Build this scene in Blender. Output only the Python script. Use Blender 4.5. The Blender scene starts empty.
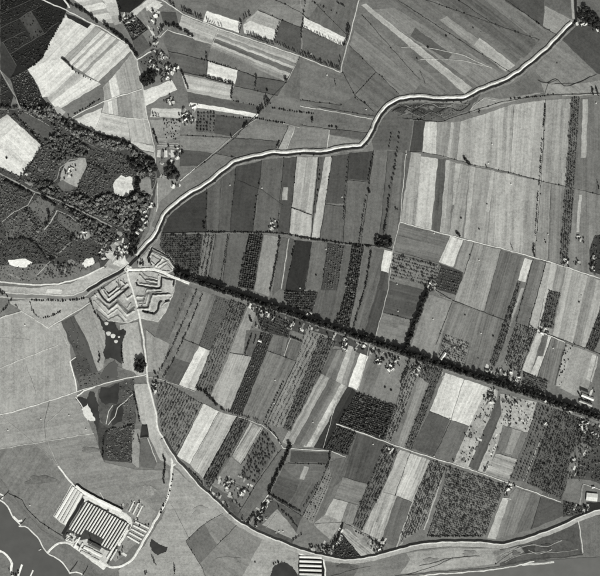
import bpy, bmesh, math, random
import numpy as np
from mathutils import Vector
R = math.radians
random.seed(7)
rng = np.random.default_rng(7)
scene = bpy.context.scene
C = scene.collection

# ------------------------------------------------------------------ camera, sky, sun, exposure
S = 4.0                                   # metres on the ground per photograph pixel
CX, CY = 300.0, 288.0                     # photograph centre = nadir point
ALT = 5000.0
cam = bpy.data.cameras.new('camera')
cam.sensor_width = 36.0
cam.lens = 36.0 * ALT / (600 * S)
cam.clip_start = 10.0
cam.clip_end = 60000.0
cam_o = bpy.data.objects.new('camera', cam)
C.objects.link(cam_o)
cam_o.location = (0, 0, ALT)
scene.camera = cam_o

SUN_EL = R(40)
sun_h = Vector((0.30, -0.954, 0)).normalized()          # towards the sun, low in the picture
world = bpy.data.worlds.new('World')
scene.world = world
world.use_nodes = True
wn = world.node_tree
for n in list(wn.nodes):
    wn.nodes.remove(n)
w_out = wn.nodes.new('ShaderNodeOutputWorld')
w_bg = wn.nodes.new('ShaderNodeBackground')
w_sky = wn.nodes.new('ShaderNodeTexSky')
w_bw = wn.nodes.new('ShaderNodeRGBToBW')                # black and white film: the sky has no hue
w_sky.sky_type = 'NISHITA'
w_sky.sun_disc = False
w_sky.sun_elevation = SUN_EL
w_sky.sun_rotation = math.atan2(sun_h.x, sun_h.y)
w_bg.inputs['Strength'].default_value = 0.07
wn.links.new(w_sky.outputs[0], w_bw.inputs[0])
wn.links.new(w_bw.outputs[0], w_bg.inputs[0])
wn.links.new(w_bg.outputs[0], w_out.inputs[0])

sun = bpy.data.lights.new('sun', 'SUN')
sun.energy = 3.6
sun.angle = R(0.5)
sun.color = (1.0, 0.998, 0.97)
sun_o = bpy.data.objects.new('sun', sun)
C.objects.link(sun_o)
sdir = Vector((sun_h.x * math.cos(SUN_EL), sun_h.y * math.cos(SUN_EL), math.sin(SUN_EL)))
sun_o.rotation_euler = (-sdir).to_track_quat('-Z', 'Y').to_euler()
sun_o.location = sdir * 3000

vs = scene.view_settings
vs.view_transform = 'Standard'
vs.look = 'None'
vs.gamma = 1.0
vs.use_curve_mapping = False
vs.exposure = 0.45
scene.cycles.filter_width = 1.7            # a lens of the period is not pin sharp

# ------------------------------------------------------------------ helpers
KALB = 1.38                               # display value of a flat matt surface of albedo 1


def lin(g):
    c = g / 255.0
    return c / 12.92 if c <= 0.04045 else ((c + 0.055) / 1.055) ** 2.4


def alb(g):
    """albedo that shows the grey g of my notes as the film does (a contrasty negative)"""
    g = float(np.interp(g, [0, 46, 70, 84, 118, 152, 169, 200, 222, 242, 255], [0, 34, 55, 76, 119, 173, 189, 218, 236, 248, 255]))
    return min(0.85, lin(g) / KALB)


def wx(p):
    return ((p[0] - CX) * S, (CY - p[1]) * S)


def pts(s):
    return [tuple(float(v) for v in q.split(',')) for q in s.split()]


def warp(x, y):
    return (x + 1.1 * math.sin(x / 13.0 + 1.7 * math.sin(y / 21.0)) + 0.7 * math.sin(y / 7.3 + x / 19.0),
            y + 1.1 * math.sin(y / 11.0 + 1.9 * math.sin(x / 23.0)) + 0.7 * math.sin(x / 6.1 - y / 17.0))


def tag(o, label=None, cat=None, group=None, kind=None):
    if label:
        o['label'] = label
    if cat:
        o['category'] = cat
    if group:
        o['group'] = group
    if kind:
        o['kind'] = kind
    return o


def link(name, me, parent=None):
    o = bpy.data.objects.new(name, me)
    C.objects.link(o)
    if parent is not None:
        o.parent = parent
    return o


def empty(name, loc, rz=0.0):
    o = bpy.data.objects.new(name, None)
    C.objects.link(o)
    o.location = loc
    o.rotation_euler = (0, 0, rz)
    o.empty_display_size = 2.0
    return o


def mesh(name, verts, faces, mat, smooth=False):
    me = bpy.data.meshes.new(name)
    me.from_pydata([tuple(v) for v in verts], [], faces)
    me.materials.append(mat)
    if smooth:
        for p in me.polygons:
            p.use_smooth = True
    me.update()
    return me


def dress(me, look, ang):
    """the rows of a crop run along the UV's u axis (metres); look = albedo, streaks, mottling, rows"""
    n = len(me.vertices)
    at = me.color_attributes.new('look', 'FLOAT_COLOR', 'POINT')
    at.data.foreach_set('color', np.tile(np.array(look, dtype=np.float32), n))
    co = np.empty(n * 3, dtype=np.float32)
    me.vertices.foreach_get('co', co)
    co = co.reshape(-1, 3)
    li = np.empty(len(me.loops), dtype=np.int32)
    me.loops.foreach_get('vertex_index', li)
    c, s = math.cos(ang), math.sin(ang)
    u = co[li, 0] * c + co[li, 1] * s
    v = -co[li, 0] * s + co[li, 1] * c
    uv = me.uv_layers.new(name='rows')
    uv.data.foreach_set('uv', np.stack([u, v], 1).astype(np.float32).ravel())


# ------------------------------------------------------------------ materials
WARM = (0.996, 1.0, 0.95)


def nodes(name):
    m = bpy.data.materials.new(name)
    m.use_nodes = True
    nt = m.node_tree
    b = nt.nodes['Principled BSDF']
    b.inputs['Roughness'].default_value = 0.95
    b.inputs['Specular IOR Level'].default_value = 0.08
    return m, nt, b


def math_n(nt, op, a, b=None, clamp=False):
    n = nt.nodes.new('ShaderNodeMath')
    n.operation = op
    n.use_clamp = clamp
    for i, v in enumerate((a, b)):
        if v is None:
            continue
        if isinstance(v, (int, float)):
            n.inputs[i].default_value = v
        else:
            nt.links.new(v, n.inputs[i])
    return n.outputs[0]


def noise(nt, vec, scale, detail=2.0, rough=0.5):
    n = nt.nodes.new('ShaderNodeTexNoise')
    n.inputs['Scale'].default_value = scale
    n.inputs['Detail'].default_value = detail
    n.inputs['Roughness'].default_value = rough
    if vec is not None:
        nt.links.new(vec, n.inputs['Vector'])
    return math_n(nt, 'SUBTRACT', n.outputs[0], 0.5)


def grey(nt, b, val):
    mx = nt.nodes.new('ShaderNodeVectorMath')
    mx.operation = 'SCALE'
    mx.inputs[0].default_value = WARM
    nt.links.new(val, mx.inputs['Scale'])
    nt.links.new(mx.outputs[0], b.inputs['Base Color'])


def land_material():
    m, nt, b = nodes('land')
    at = nt.nodes.new('ShaderNodeAttribute')
    at.attribute_name = 'look'
    sp = nt.nodes.new('ShaderNodeSeparateColor')
    nt.links.new(at.outputs['Color'], sp.inputs[0])
    tone, streak, mott, rows = sp.outputs[0], sp.outputs[1], sp.outputs[2], at.outputs['Alpha']
    uv = nt.nodes.new('ShaderNodeUVMap')
    uv.uv_map = 'rows'
    geo = nt.nodes.new('ShaderNodeNewGeometry')
    pos = geo.outputs['Position']

    def stretched(sx, sy):
        v = nt.nodes.new('ShaderNodeVectorMath')
        v.operation = 'MULTIPLY'
        v.inputs[1].default_value = (sx, sy, 1)
        nt.links.new(uv.outputs[0], v.inputs[0])
        return v.outputs[0]
    n_big = noise(nt, pos, 0.009, 5.0, 0.6)
    n_mid = noise(nt, pos, 0.06, 4.0, 0.65)
    n_fine = noise(nt, pos, 0.30, 3.0, 0.7)
    st1 = noise(nt, stretched(0.006, 0.16), 1.0, 3.0, 0.6)
    st2 = noise(nt, stretched(0.003, 0.04), 1.0, 2.0, 0.5)
    sep = nt.nodes.new('ShaderNodeSeparateXYZ')
    nt.links.new(uv.outputs[0], sep.inputs[0])
    wob = math_n(nt, 'MULTIPLY', noise(nt, pos, 0.03, 1.0), 5.0)
    ph = math_n(nt, 'MULTIPLY', math_n(nt, 'ADD', sep.outputs[1], wob), 2 * math.pi / 9.0)
    sn = math_n(nt, 'SINE', ph)
    f = math_n(nt, 'ADD', math_n(nt, 'MULTIPLY', st1, 2.3), math_n(nt, 'MULTIPLY', st2, 2.3))
    f = math_n(nt, 'MULTIPLY', f, streak)
    g = math_n(nt, 'ADD', math_n(nt, 'MULTIPLY', n_big, 2.2), math_n(nt, 'MULTIPLY', n_mid, 1.6))
    g = math_n(nt, 'MULTIPLY', g, mott)
    h = math_n(nt, 'MULTIPLY', sn, rows)
    t = math_n(nt, 'ADD', math_n(nt, 'ADD', f, g), h)
    def cells(wv, wu, seed):
        fv = math_n(nt, 'FLOOR', math_n(nt, 'MULTIPLY', math_n(nt, 'ADD', sep.outputs[1], math_n(nt, 'MULTIPLY', wob, .25)), 1.0 / wv))
        fu = math_n(nt, 'FLOOR', math_n(nt, 'MULTIPLY', sep.outputs[0], 1.0 / wu))
        cb = nt.nodes.new('ShaderNodeCombineXYZ')
        nt.links.new(fv, cb.inputs[0])
        nt.links.new(fu, cb.inputs[1])
        cb.inputs[2].default_value = seed
        wn_ = nt.nodes.new('ShaderNodeTexWhiteNoise')
        nt.links.new(cb.outputs[0], wn_.inputs['Vector'])
        return math_n(nt, 'SUBTRACT', wn_.outputs['Value'], 0.5)
    beds = math_n(nt, 'ADD', math_n(nt, 'MULTIPLY', cells(17.0, 420.0, 1.0), 0.72), math_n(nt, 'MULTIPLY', cells(7.0, 260.0, 2.0), 0.62))
    t = math_n(nt, 'ADD', t, math_n(nt, 'MULTIPLY', beds, streak))
    n_weave = noise(nt, pos, 0.10, 3.0, 0.6)
    n_patch = noise(nt, pos, 0.022, 4.0, 0.62)
    t = math_n(nt, 'ADD', t, math_n(nt, 'MULTIPLY', n_fine, 1.0))
    t = math_n(nt, 'ADD', t, math_n(nt, 'MULTIPLY', n_weave, 0.85))
    t = math_n(nt, 'ADD', t, math_n(nt, 'MULTIPLY', n_patch, 0.60))
    t = math_n(nt, 'MAXIMUM', math_n(nt, 'ADD', t, 1.0), 0.25)
    val = math_n(nt, 'MINIMUM', math_n(nt, 'MULTIPLY', t, tone), 0.9)
    grey(nt, b, val)
    return m


def plain(name, g, var=0.3, scale=0.15, rough=0.9, spec=0.1):
    m, nt, b = nodes(name)
    b.inputs['Roughness'].default_value = rough
    b.inputs['Specular IOR Level'].default_value = spec
    geo = nt.nodes.new('ShaderNodeNewGeometry')
    n = noise(nt, geo.outputs['Position'], scale, 4.0, 0.65)
    oi = nt.nodes.new('ShaderNodeObjectInfo')
    rnd = math_n(nt, 'SUBTRACT', oi.outputs['Random'], 0.5)
    t = math_n(nt, 'ADD', math_n(nt, 'MULTIPLY', n, var * 2.2), math_n(nt, 'MULTIPLY', rnd, var * 0.8))
    t = math_n(nt, 'ADD', t, 1.0)
    grey(nt, b, math_n(nt, 'MULTIPLY', t, alb(g)))
    return m


def leaves(name, albedo):
    m, nt, b = nodes(name)
    at = nt.nodes.new('ShaderNodeAttribute')
    at.attribute_name = 'shade'
    oi = nt.nodes.new('ShaderNodeObjectInfo')
    r = math_n(nt, 'ADD', math_n(nt, 'MULTIPLY', oi.outputs['Random'], 0.6), 0.7)
    v = math_n(nt, 'MULTIPLY', math_n(nt, 'MULTIPLY', at.outputs['Fac'], r), albedo)
    grey(nt, b, v)
    return m


def water(name, albedo, var=0.5):
    m, nt, b = nodes(name)
    b.inputs['Roughness'].default_value = 0.25
    b.inputs['Specular IOR Level'].default_value = 0.4
    geo = nt.nodes.new('ShaderNodeNewGeometry')
    n = noise(nt, geo.outputs['Position'], 0.02, 5.0, 0.6)
    grey(nt, b, math_n(nt, 'MULTIPLY', math_n(nt, 'ADD', math_n(nt, 'MULTIPLY', n, var), 1.0), albedo))
    bp = nt.nodes.new('ShaderNodeBump')
    bp.inputs['Strength'].default_value = 0.15
    nz = nt.nodes.new('ShaderNodeTexNoise')
    nz.inputs['Scale'].default_value = 0.4
    nt.links.new(geo.outputs['Position'], nz.inputs['Vector'])
    nt.links.new(nz.outputs[0], bp.inputs['Height'])
    nt.links.new(bp.outputs[0], b.inputs['Normal'])
    return m


LAND = land_material()
M_WATER = water('canal_water', alb(62), 0.9)
M_RIVER = water('river_water', alb(99))
M_WATER_PALE = water('silted_canal_water', alb(132), 0.8)
M_RIVER_PALE = water('river_water_silty', alb(112))
M_POND = water('pond_water', alb(74), 1.6)
M_LEAF = leaves('foliage_dark', 0.030)
M_FRUIT = leaves('foliage_fruit', 0.095)
M_LEAF_MID = leaves('foliage_mid', 0.12)
M_LEAF_SCRUB = leaves('foliage_scrub', 0.045)
M_LEAF_PALE = leaves('foliage_pale', 0.10)
M_BARK = plain('bark', 60, 0.3, 2.0)
M_WALL = plain('house_wall', 165, 0.25, 0.5)
M_ROOF = [plain('roof_pale', 232, 0.25, 0.4), plain('roof_mid', 180, 0.3, 0.4), plain('roof_dark', 105, 0.3, 0.4)]
M_SHED = plain('shed_roof', 222, 0.35, 0.15)
M_STONE = plain('stone', 190, 0.2, 0.4)
M_HAY = plain('hay', 215, 0.2, 0.8)
M_SAND = plain('sand', 205, 0.5, 0.1)
M_WOOD = plain('timber', 90, 0.3, 1.0)

# ------------------------------------------------------------------ the land: parcels
LOOKS = {  # streak, mottling, rows
    'g': (0.15, 0.26, 0.0), 'c': (0.28, 0.16, 0.0), 'p': (0.30, 0.16, 0.06), 'w': (0.20, 0.14, 0.0),
    'r': (0.04, 0.62, 0.0), 's': (0.50, 0.16, 0.08), 'o': (0.12, 0.35, 0.08), 'd': (0.05, 0.30, 0.0)}
KIND = []
PARCELS = []       # (poly px array, z)
NAMES = {'g': 'meadow', 'c': 'field', 'p': 'field', 'w': 'stubble_field', 'r': 'rough_ground', 's': 'field',
         'o': 'orchard_floor', 'd': 'forest_floor'}


def longest_angle(w):
    best, a = -1, 0
    for i in range(len(w)):
        x0, y0 = w[i]
        x1, y1 = w[(i + 1) % len(w)]
        d = math.hypot(x1 - x0, y1 - y0)
        if d > best:
            best, a = d, math.atan2(y1 - y0, x1 - x0)
    return a


def ring(w, step=9.0):
    out = []
    for i in range(len(w)):
        x0, y0 = w[i]
        x1, y1 = w[(i + 1) % len(w)]
        k = max(1, int(math.hypot(x1 - x0, y1 - y0) / step))
        for j in range(k):
            t = j / k
            out.append(warp(x0 + (x1 - x0) * t, y0 + (y1 - y0) * t))
    return out


def slab(name, poly, z, mat, look=None, ang=None, zb=-0.5):
    w = [wx(p) for p in poly]
    r = ring(w)
    n = len(r)
    verts = [(x, y, z) for x, y in r] + [(x, y, zb) for x, y in r]
    area = sum(r[i][0] * r[(i + 1) % n][1] - r[(i + 1) % n][0] * r[i][1] for i in range(n))
    top = list(range(n)) if area > 0 else list(range(n))[::-1]
    faces = [top]
    for i in range(n):
        j = (i + 1) % n
        faces.append([i, n + i, n + j, j] if area > 0 else [j, n + j, n + i, i])
    me = mesh(name, verts, faces, mat)
    if look:
        dress(me, look, longest_angle(w) if ang is None else ang)
    return tag(link(name, me), kind='structure')


def parcel(code, poly, ang=None, name=None):
    """code: a letter for the kind of land and the grey it shows in the picture"""
    if isinstance(poly, str):
        poly = pts(poly)
    k, g = code[0], float(code[1:])
    z = 0.05 + 0.002 * len(PARCELS)
    PARCELS.append((np.array(poly), z))
    KIND.append(k)
    st, mo, ro = LOOKS[k]
    cx = sum(q[0] for q in poly) / len(poly)
    cy = sum(q[1] for q in poly) / len(poly)
    if cx > 400 and 100 < cy < 400 and k in 'cwps':
        g -= 2                          # eastern strips slightly darker
    if k == 'w':
        g -= 3
    if cx < 250 and cy > 300 and k == 'g':
        g += 9                         # paler flood plain grass
    return slab(name or NAMES[k], poly, z, LAND, (alb(g), st, mo, ro), ang)


def lerp(a, b, t):
    return (a[0] + (b[0] - a[0]) * t, a[1] + (b[1] - a[1]) * t)


def strips(quad, codes, widths=None):
    """the quad A B C D cut into strips parallel to AB, one parcel each"""
    a, b, c, d = pts(quad)
    widths = widths or [1] * len(codes)
    tot, acc = float(sum(widths)), 0.0
    for code, wd in zip(codes, widths):
        t0, t1 = acc / tot, (acc + wd) / tot
        acc += wd
        parcel(code, [lerp(a, d, t0), lerp(b, c, t0), lerp(b, c, t1), lerp(a, d, t1)])


def inpoly(P, poly):
    x, y = P[:, 0], P[:, 1]
    r = np.zeros(len(P), bool)
    n = len(poly)
    j = n - 1
    for i in range(n):
        xi, yi = poly[i]
        xj, yj = poly[j]
        c = ((yi > y) != (yj > y)) & (x < (xj - xi) * (y - yi) / (yj - yi + 1e-12) + xi)
        r ^= c
        j = i
    return r


def gz(P):
    P = np.asarray(P, float).reshape(-1, 2)
    z = np.zeros(len(P))
    for poly, pz in PARCELS:
        if poly[:, 0].min() > P[:, 0].max() or poly[:, 0].max() < P[:, 0].min():
            continue
        z[inpoly(P, poly)] = pz
    return z


def dense(path, step=3.0):
    """a polyline in pixels, rounded by Catmull-Rom and resampled"""
    p = [path[0]] + list(path) + [path[-1]]
    out = []
    for i in range(1, len(p) - 2):
        p0, p1, p2, p3 = (np.array(p[i + k], float) for k in (-1, 0, 1, 2))
        k = max(1, int(np.hypot(*(p2 - p1)) / step))
        for j in range(k):
            t = j / k
            out.append(tuple(0.5 * ((2 * p1) + (-p0 + p2) * t + (2 * p0 - 5 * p1 + 4 * p2 - p3) * t * t
                                    + (-p0 + 3 * p1 - 3 * p2 + p3) * t ** 3)))
    out.append(tuple(path[-1]))
    return out


def straight(path, step=4.0):
    out = []
    for a, b in zip(path[:-1], path[1:]):
        k = max(1, int(math.hypot(b[0] - a[0], b[1] - a[1]) / step))
        out += [lerp(a, b, j / k) for j in range(k)]
    out.append(tuple(path[-1]))
    return out


def normals(w):
    nn = []
    for i in range(len(w)):
        a = np.array(w[max(0, i - 1)])
        b = np.array(w[min(len(w) - 1, i + 1)])
        d = b - a
        d = d / (np.hypot(*d) + 1e-9)
        nn.append((d[1], -d[0]))            # to the right of travel
    return nn


def sweep(name, path, prof, mat, look=None, curve=True, parent=None, jit=0.0, kind='structure', wave=0.0):
    """a profile [(offset to the right in px, height in m), ...] carried along a path"""
    if isinstance(path, str):
        path = pts(path)
    pp = dense(path) if curve else straight(path)
    w = [wx(p) for p in pp]
    w = [warp(*q) for q in w]
    nn = normals(w)
    m = len(prof)
    verts, faces = [], []
    for i, ((x, y), (nx, ny)) in enumerate(zip(w, nn)):
        for k, (o, z) in enumerate(prof):
            q = o * S + (random.uniform(-jit, jit) if jit else 0)
            q += wave * S * (math.sin(i * .31 + k * 2.1) + .6 * math.sin(i * .83 + k))
            verts.append((x + nx * q, y + ny * q, z))
    for i in range(len(w) - 1):
        for k in range(m - 1):
            a = i * m + k
            faces.append([a, a + 1, a + m + 1, a + m])
    me = mesh(name, verts, faces, mat)
    if look:
        dress(me, look, math.atan2(w[-1][1] - w[0][1], w[-1][0] - w[0][0]))
    o = link(name, me, parent)
    if parent is None and kind:
        tag(o, kind=kind)
    return o


LZ = [0.0]


def line(name, path, width, g, z=1.05, curve=False, jit=0.25, mo=0.25):
    """a track, path or ditch: width in px"""
    LZ[0] += 0.002
    zz = z + LZ[0]
    h = width / 2.0
    return sweep(name, path, [(-h - 0.02, -0.3), (-h, zz), (h, zz), (h + 0.02, -0.3)], LAND,
                 (alb(g), 0.15, mo, 0.0), curve, None, jit)


def blob(cx, cy, rx, ry, rot=0.0, n=26, rough=0.16):
    """an uneven rounded outline in pixels"""
    a0, a1, a2 = (random.uniform(0, 6.28) for _ in range(3))
    out = []
    for i in range(n):
        t = 6.283185 * i / n
        q = 1 + rough * (0.6 * math.sin(2 * t + a0) + 0.5 * math.sin(3 * t + a1) + 0.5 * math.sin(5 * t + a2)) + random.uniform(-.05, .05)
        x, y = rx * q * math.cos(t), ry * q * math.sin(t)
        out.append((cx + x * math.cos(rot) - y * math.sin(rot), cy + x * math.sin(rot) + y * math.cos(rot)))
    return out


def ragged(poly, amp=0.9, step=1.2):
    """the same outline with an uneven, wandering edge (px)"""
    out = []
    for i in range(len(poly)):
        a, b = poly[i], poly[(i + 1) % len(poly)]
        k = max(1, int(math.hypot(b[0] - a[0], b[1] - a[1]) / step))
        for j in range(k):
            q = lerp(a, b, j / k)
            f = amp * (0.6 * math.sin(q[0] * 1.1 + q[1] * 0.7) + 0.5 * math.sin(q[1] * 1.9 - q[0] * 0.6)) + random.uniform(-.35, .35) * amp
            h = amp * (0.6 * math.sin(q[1] * 1.3 + 2.0) + 0.4 * math.sin(q[0] * 2.1 + q[1])) + random.uniform(-.35, .35) * amp
            out.append((q[0] + f * .6, q[1] + h * .6))
    return out

ORD = ('first second third fourth fifth sixth seventh eighth ninth tenth eleventh twelfth thirteenth fourteenth fifteenth sixteenth '
       'seventeenth eighteenth nineteenth twentieth twenty-first twenty-second twenty-third twenty-fourth twenty-fifth twenty-sixth '
       'twenty-seventh twenty-eighth twenty-ninth thirtieth').split()


def placed(label, i, n, word):
    """label with the place in its row, where the row is short enough to count"""
    if n < 2 or n > 20:
        return label
    for tail in (', %s from the %s' % (ORD[i], word), ', %s from %s' % (ORD[i], word)):
        if len((label + tail).split()) <= 16:
            return label + tail
    return label


# ------------------------------------------------------------------ trees
def crown_arrays(nleaf, rx, rz, zc, size, seed, lump=0.3, top=0.0):
    """leaf clumps (quads) spread through an uneven crown; returns vertices, quads, shade"""
    g = np.random.default_rng(seed)
    lob = g.normal(size=(7, 3))
    lob /= np.linalg.norm(lob, axis=1)[:, None]
    V, sh = [], []
    for i in range(nleaf):
        d = g.normal(size=3)
        d[2] = abs(d[2]) if g.random() < 0.62 else d[2]
        d /= np.linalg.norm(d)
        bump = 1.0 + lump * (max(0, (lob @ d).max()) - 0.75) * 2
        r = (0.35 + 0.65 * g.random() ** 0.45) * bump
        c = np.array([d[0] * rx * r, d[1] * rx * r, zc + d[2] * rz * r])
        if top:
            f = 1 - top * max(0.0, (c[2] - zc) / rz)
            c[0] *= f
            c[1] *= f
        nrm = d * 0.8 + g.normal(size=3) * 0.6 + np.array([0, 0, 0.35])
        nrm /= np.linalg.norm(nrm)
        t = np.cross(nrm, g.normal(size=3))
        t /= np.linalg.norm(t)
        b = np.cross(nrm, t)
        s = size * (0.6 + 0.8 * g.random())
        s2 = s * (0.6 + 0.5 * g.random())
        for su, sv in ((-1, -0.7), (0.8, -1), (1, 0.8), (-0.7, 1)):
            V.append(c + t * su * s + b * sv * s2)
        sh += [0.7 + 0.6 * g.random()] * 4
    V = np.array(V, dtype=np.float32)
    F = np.arange(nleaf * 4, dtype=np.int32).reshape(-1, 4)
    return V, F, np.array(sh, dtype=np.float32)


def array_mesh(name, V, F, sh, mat):
    me = bpy.data.meshes.new(name)
    me.vertices.add(len(V))
    me.vertices.foreach_set('co', V.astype(np.float32).ravel())
    nf = len(F)
    me.loops.add(nf * 4)
    me.loops.foreach_set('vertex_index', F.astype(np.int32).ravel())
    me.polygons.add(nf)
    me.polygons.foreach_set('loop_start', np.arange(0, nf * 4, 4, dtype=np.int32))
    me.polygons.foreach_set('loop_total', np.full(nf, 4, dtype=np.int32))
    at = me.attributes.new('shade', 'FLOAT', 'POINT')
    at.data.foreach_set('value', sh.astype(np.float32))
    me.materials.append(mat)
    me.update(calc_edges=True)
    return me


def trunk_mesh(h, r, limbs, seed):
    g = random.Random(seed)
    V, F = [], []

    def tube(p0, p1, r0, r1, n=5):
        d = (Vector(p1) - Vector(p0)).normalized()
        t = d.orthogonal().normalized()
        b = d.cross(t)
        k = len(V)
        for p, rr in ((p0, r0), (p1, r1)):
            for i in range(n):
                a = 2 * math.pi * i / n
                V.append(tuple(Vector(p) + (t * math.cos(a) + b * math.sin(a)) * rr))
        for i in range(n):
            j = (i + 1) % n
            F.append([k + i, k + j, k + n + j, k + n + i])
        F.append([k + n + i for i in range(n)])
    tube((0, 0, -0.3), (0, 0, h), r, r * 0.55)
    for i in range(limbs):
        a = 2 * math.pi * (i + g.random() * 0.5) / limbs
        q = h * g.uniform(0.55, 0.95)
        tube((0, 0, q), (math.cos(a) * h * 0.5, math.sin(a) * h * 0.5, q + h * g.uniform(0.35, 0.6)), r * 0.4, r * 0.15, 4)
    return mesh('trunk', V, F, M_BARK)


# kind: (radius, half height, centre height, leaf clump size, clumps, clumps in the massed version, trunk height)
KINDS = {
    'avenue': (5.8, 7.5, 12.5, 1.35, 130, 60, 9.0, M_LEAF, 0.25),
    'round': (5.0, 5.2, 8.0, 1.25, 100, 46, 5.0, M_LEAF, 0.1),
    'poplar': (2.9, 9.5, 12.5, 1.1, 90, 40, 6.0, M_LEAF, 0.55),
    'fruit': (3.0, 2.7, 3.8, 0.9, 60, 26, 2.0, M_FRUIT, 0.0),
    'fruit_pale': (3.3, 2.5, 3.6, 1.0, 60, 24, 1.8, M_LEAF_MID, 0.0),
    'bush': (2.4, 1.7, 1.6, 0.8, 44, 22, 0.6, M_LEAF, 0.0),
    'forest': (4.6, 5.0, 8.0, 1.35, 60, 42, 5.0, M_LEAF_MID, 0.15),
    'young': (2.6, 2.4, 2.9, 0.9, 40, 16, 1.5, M_LEAF_MID, 0.2),
    'scrub': (2.0, 1.6, 1.8, 0.85, 30, 12, 0.8, M_LEAF_MID, 0.1),
    'scrub_dark': (2.0, 1.6, 1.8, 0.85, 30, 12, 0.8, M_LEAF_SCRUB, 0.1),
    'reed': (1.9, 0.9, 0.9, 0.8, 30, 12, 0.4, M_LEAF_MID, 0.0),
}
TREE_NAME = {'avenue': 'avenue_tree', 'round': 'broadleaf_tree', 'poplar': 'poplar_tree', 'fruit': 'fruit_tree',
             'fruit_pale': 'fruit_tree', 'bush': 'bush', 'forest': 'woodland_tree', 'young': 'young_tree', 'reed': 'reed', 'scrub': 'shrub', 'scrub_dark': 'shrub'}
PROTO, MASS = {}, {}
for ki, (k, (rx, rz, zc, ls, n1, n2, th, mt, tp)) in enumerate(KINDS.items()):
    PROTO[k] = []
    for v in range(4):
        V, F, sh = crown_arrays(n1, rx, rz, zc, ls, 100 * ki + v, 0.35, tp)
        tm = trunk_mesh(th * 1.15, 0.05 * rx + 0.08, 4, v) if k not in ('bush', 'reed') else trunk_mesh(0.8, 0.12, 3, v)
        PROTO[k].append((array_mesh('crown', V, F, sh, mt), tm))
    MASS[k] = [crown_arrays(n2, rx, rz, zc, ls * 1.35, 100 * ki + 50 + v, 0.35, tp) for v in range(5)]
COUNT = {}


WANT = []


def tree(kind, p, size, label, group):
    WANT.append((kind, p, size * random.choice((.6, .8, .95, 1.0, 1.1, 1.25)), label, group))


def plant_all():
    """whole rows, the largest trees first, become objects of their own up to 300 of a kind; the smaller rest is one mass"""
    for name, kinds in (('avenue_tree', ('avenue',)), ('broadleaf_tree', ('round',)), ('poplar_tree', ('poplar',)),
                        ('fruit_tree', ('fruit', 'fruit_pale')), ('bush', ('bush',))):
        rows = {}
        for w in WANT:
            if w[0] in kinds:
                rows.setdefault(w[3] if name != 'fruit_tree' else w[3].split(' in the ')[-1], []).append(w)
        order = sorted(rows.values(), key=lambda r: (-np.mean([w[2] for w in r]), len(r)))
        rest, n = [], 0
        for r in order:
            if n + len(r) > 300:
                rest += r
                continue
            n += len(r)
            sx = max(w[1][0] for w in r) - min(w[1][0] for w in r)
            sy = max(w[1][1] for w in r) - min(w[1][1] for w in r)
            ax, word = (0, 'left') if sx >= sy else (1, 'top')
            r.sort(key=lambda w: w[1][ax])
            for i, w in enumerate(r):
                lab = placed(w[3], i, len(r), word) if name in ('broadleaf_tree', 'poplar_tree', 'bush') else w[3]
                plant(w[0], w[1], w[2], lab, w[4])
        if rest:
            mass('small_trees' if name != 'bush' else 'small_bushes', [w[1] for w in rest], kinds[0], 1.0,
                 {'bush': 'the many smaller bushes along ditches and hedges', 'broadleaf_tree': 'the many smaller trees of hedges and gardens'}.get(
                     name, 'the remaining smaller trees of their rows'), 'bushes' if name == 'bush' else 'trees', None, [w[2] for w in rest])


def plant(kind, p, size, label, group, z=None):
    """one tree, an object of its own: an Empty at the foot that parents trunk and crown"""
    x, y = wx(p)
    if z is None:
        z = float(gz([p])[0])
    cr, tr = random.choice(PROTO[kind])
    cat = 'bush' if kind == 'bush' else 'tree'
    o = empty(TREE_NAME[kind], (x, y, z), random.uniform(0, 6.28))
    s = size
    o.scale = (s, s, s * random.uniform(0.9, 1.12))
    link('crown', cr, o)
    link('trunk', tr, o)
    tag(o, label, cat, group)
    COUNT[kind] = COUNT.get(kind, 0) + 1
    return o


def mass(name, P, kind, size, label, cat, zs=None, sizes=None):
    """a stand too thick to count: joined leaf clumps"""
    P = np.asarray(P, float)
    if len(P) == 0:
        return None
    if zs is None:
        zs = gz(P)
    Vs, Fs, Ss, off = [], [], [], 0
    X = (P[:, 0] - CX) * S
    Y = (CY - P[:, 1]) * S
    var = rng.integers(0, 5, len(P))
    rot = rng.uniform(0, 2 * math.pi, len(P))
    sc = size * np.clip(rng.lognormal(-0.06, 0.30, len(P)), .45, 1.9) if sizes is None else np.array(sizes)
    tone = rng.uniform(0.5, 1.6, len(P))
    for v in range(5):
        ix = np.where(var == v)[0]
        if len(ix) == 0:
            continue
        V, F, sh = MASS[kind][v]
        c, s = np.cos(rot[ix])[:, None], np.sin(rot[ix])[:, None]
        q = sc[ix][:, None]
        x = (V[None, :, 0] * c - V[None, :, 1] * s) * q + X[ix][:, None]
        y = (V[None, :, 0] * s + V[None, :, 1] * c) * q + Y[ix][:, None]
        z = V[None, :, 2] * q + np.asarray(zs)[ix][:, None]
        Vs.append(np.stack([x, y, z], 2).reshape(-1, 3))
        nv = len(V)
        Fs.append((F[None] + (np.arange(len(ix)) * nv)[:, None, None]).reshape(-1, 4) + off)
        Ss.append((sh[None] * tone[ix][:, None]).ravel())
        off += nv * len(ix)
    me = array_mesh(name, np.concatenate(Vs), np.concatenate(Fs), np.concatenate(Ss), KINDS[kind][7])
    return tag(link(name, me), label, cat, None, 'stuff')


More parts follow.
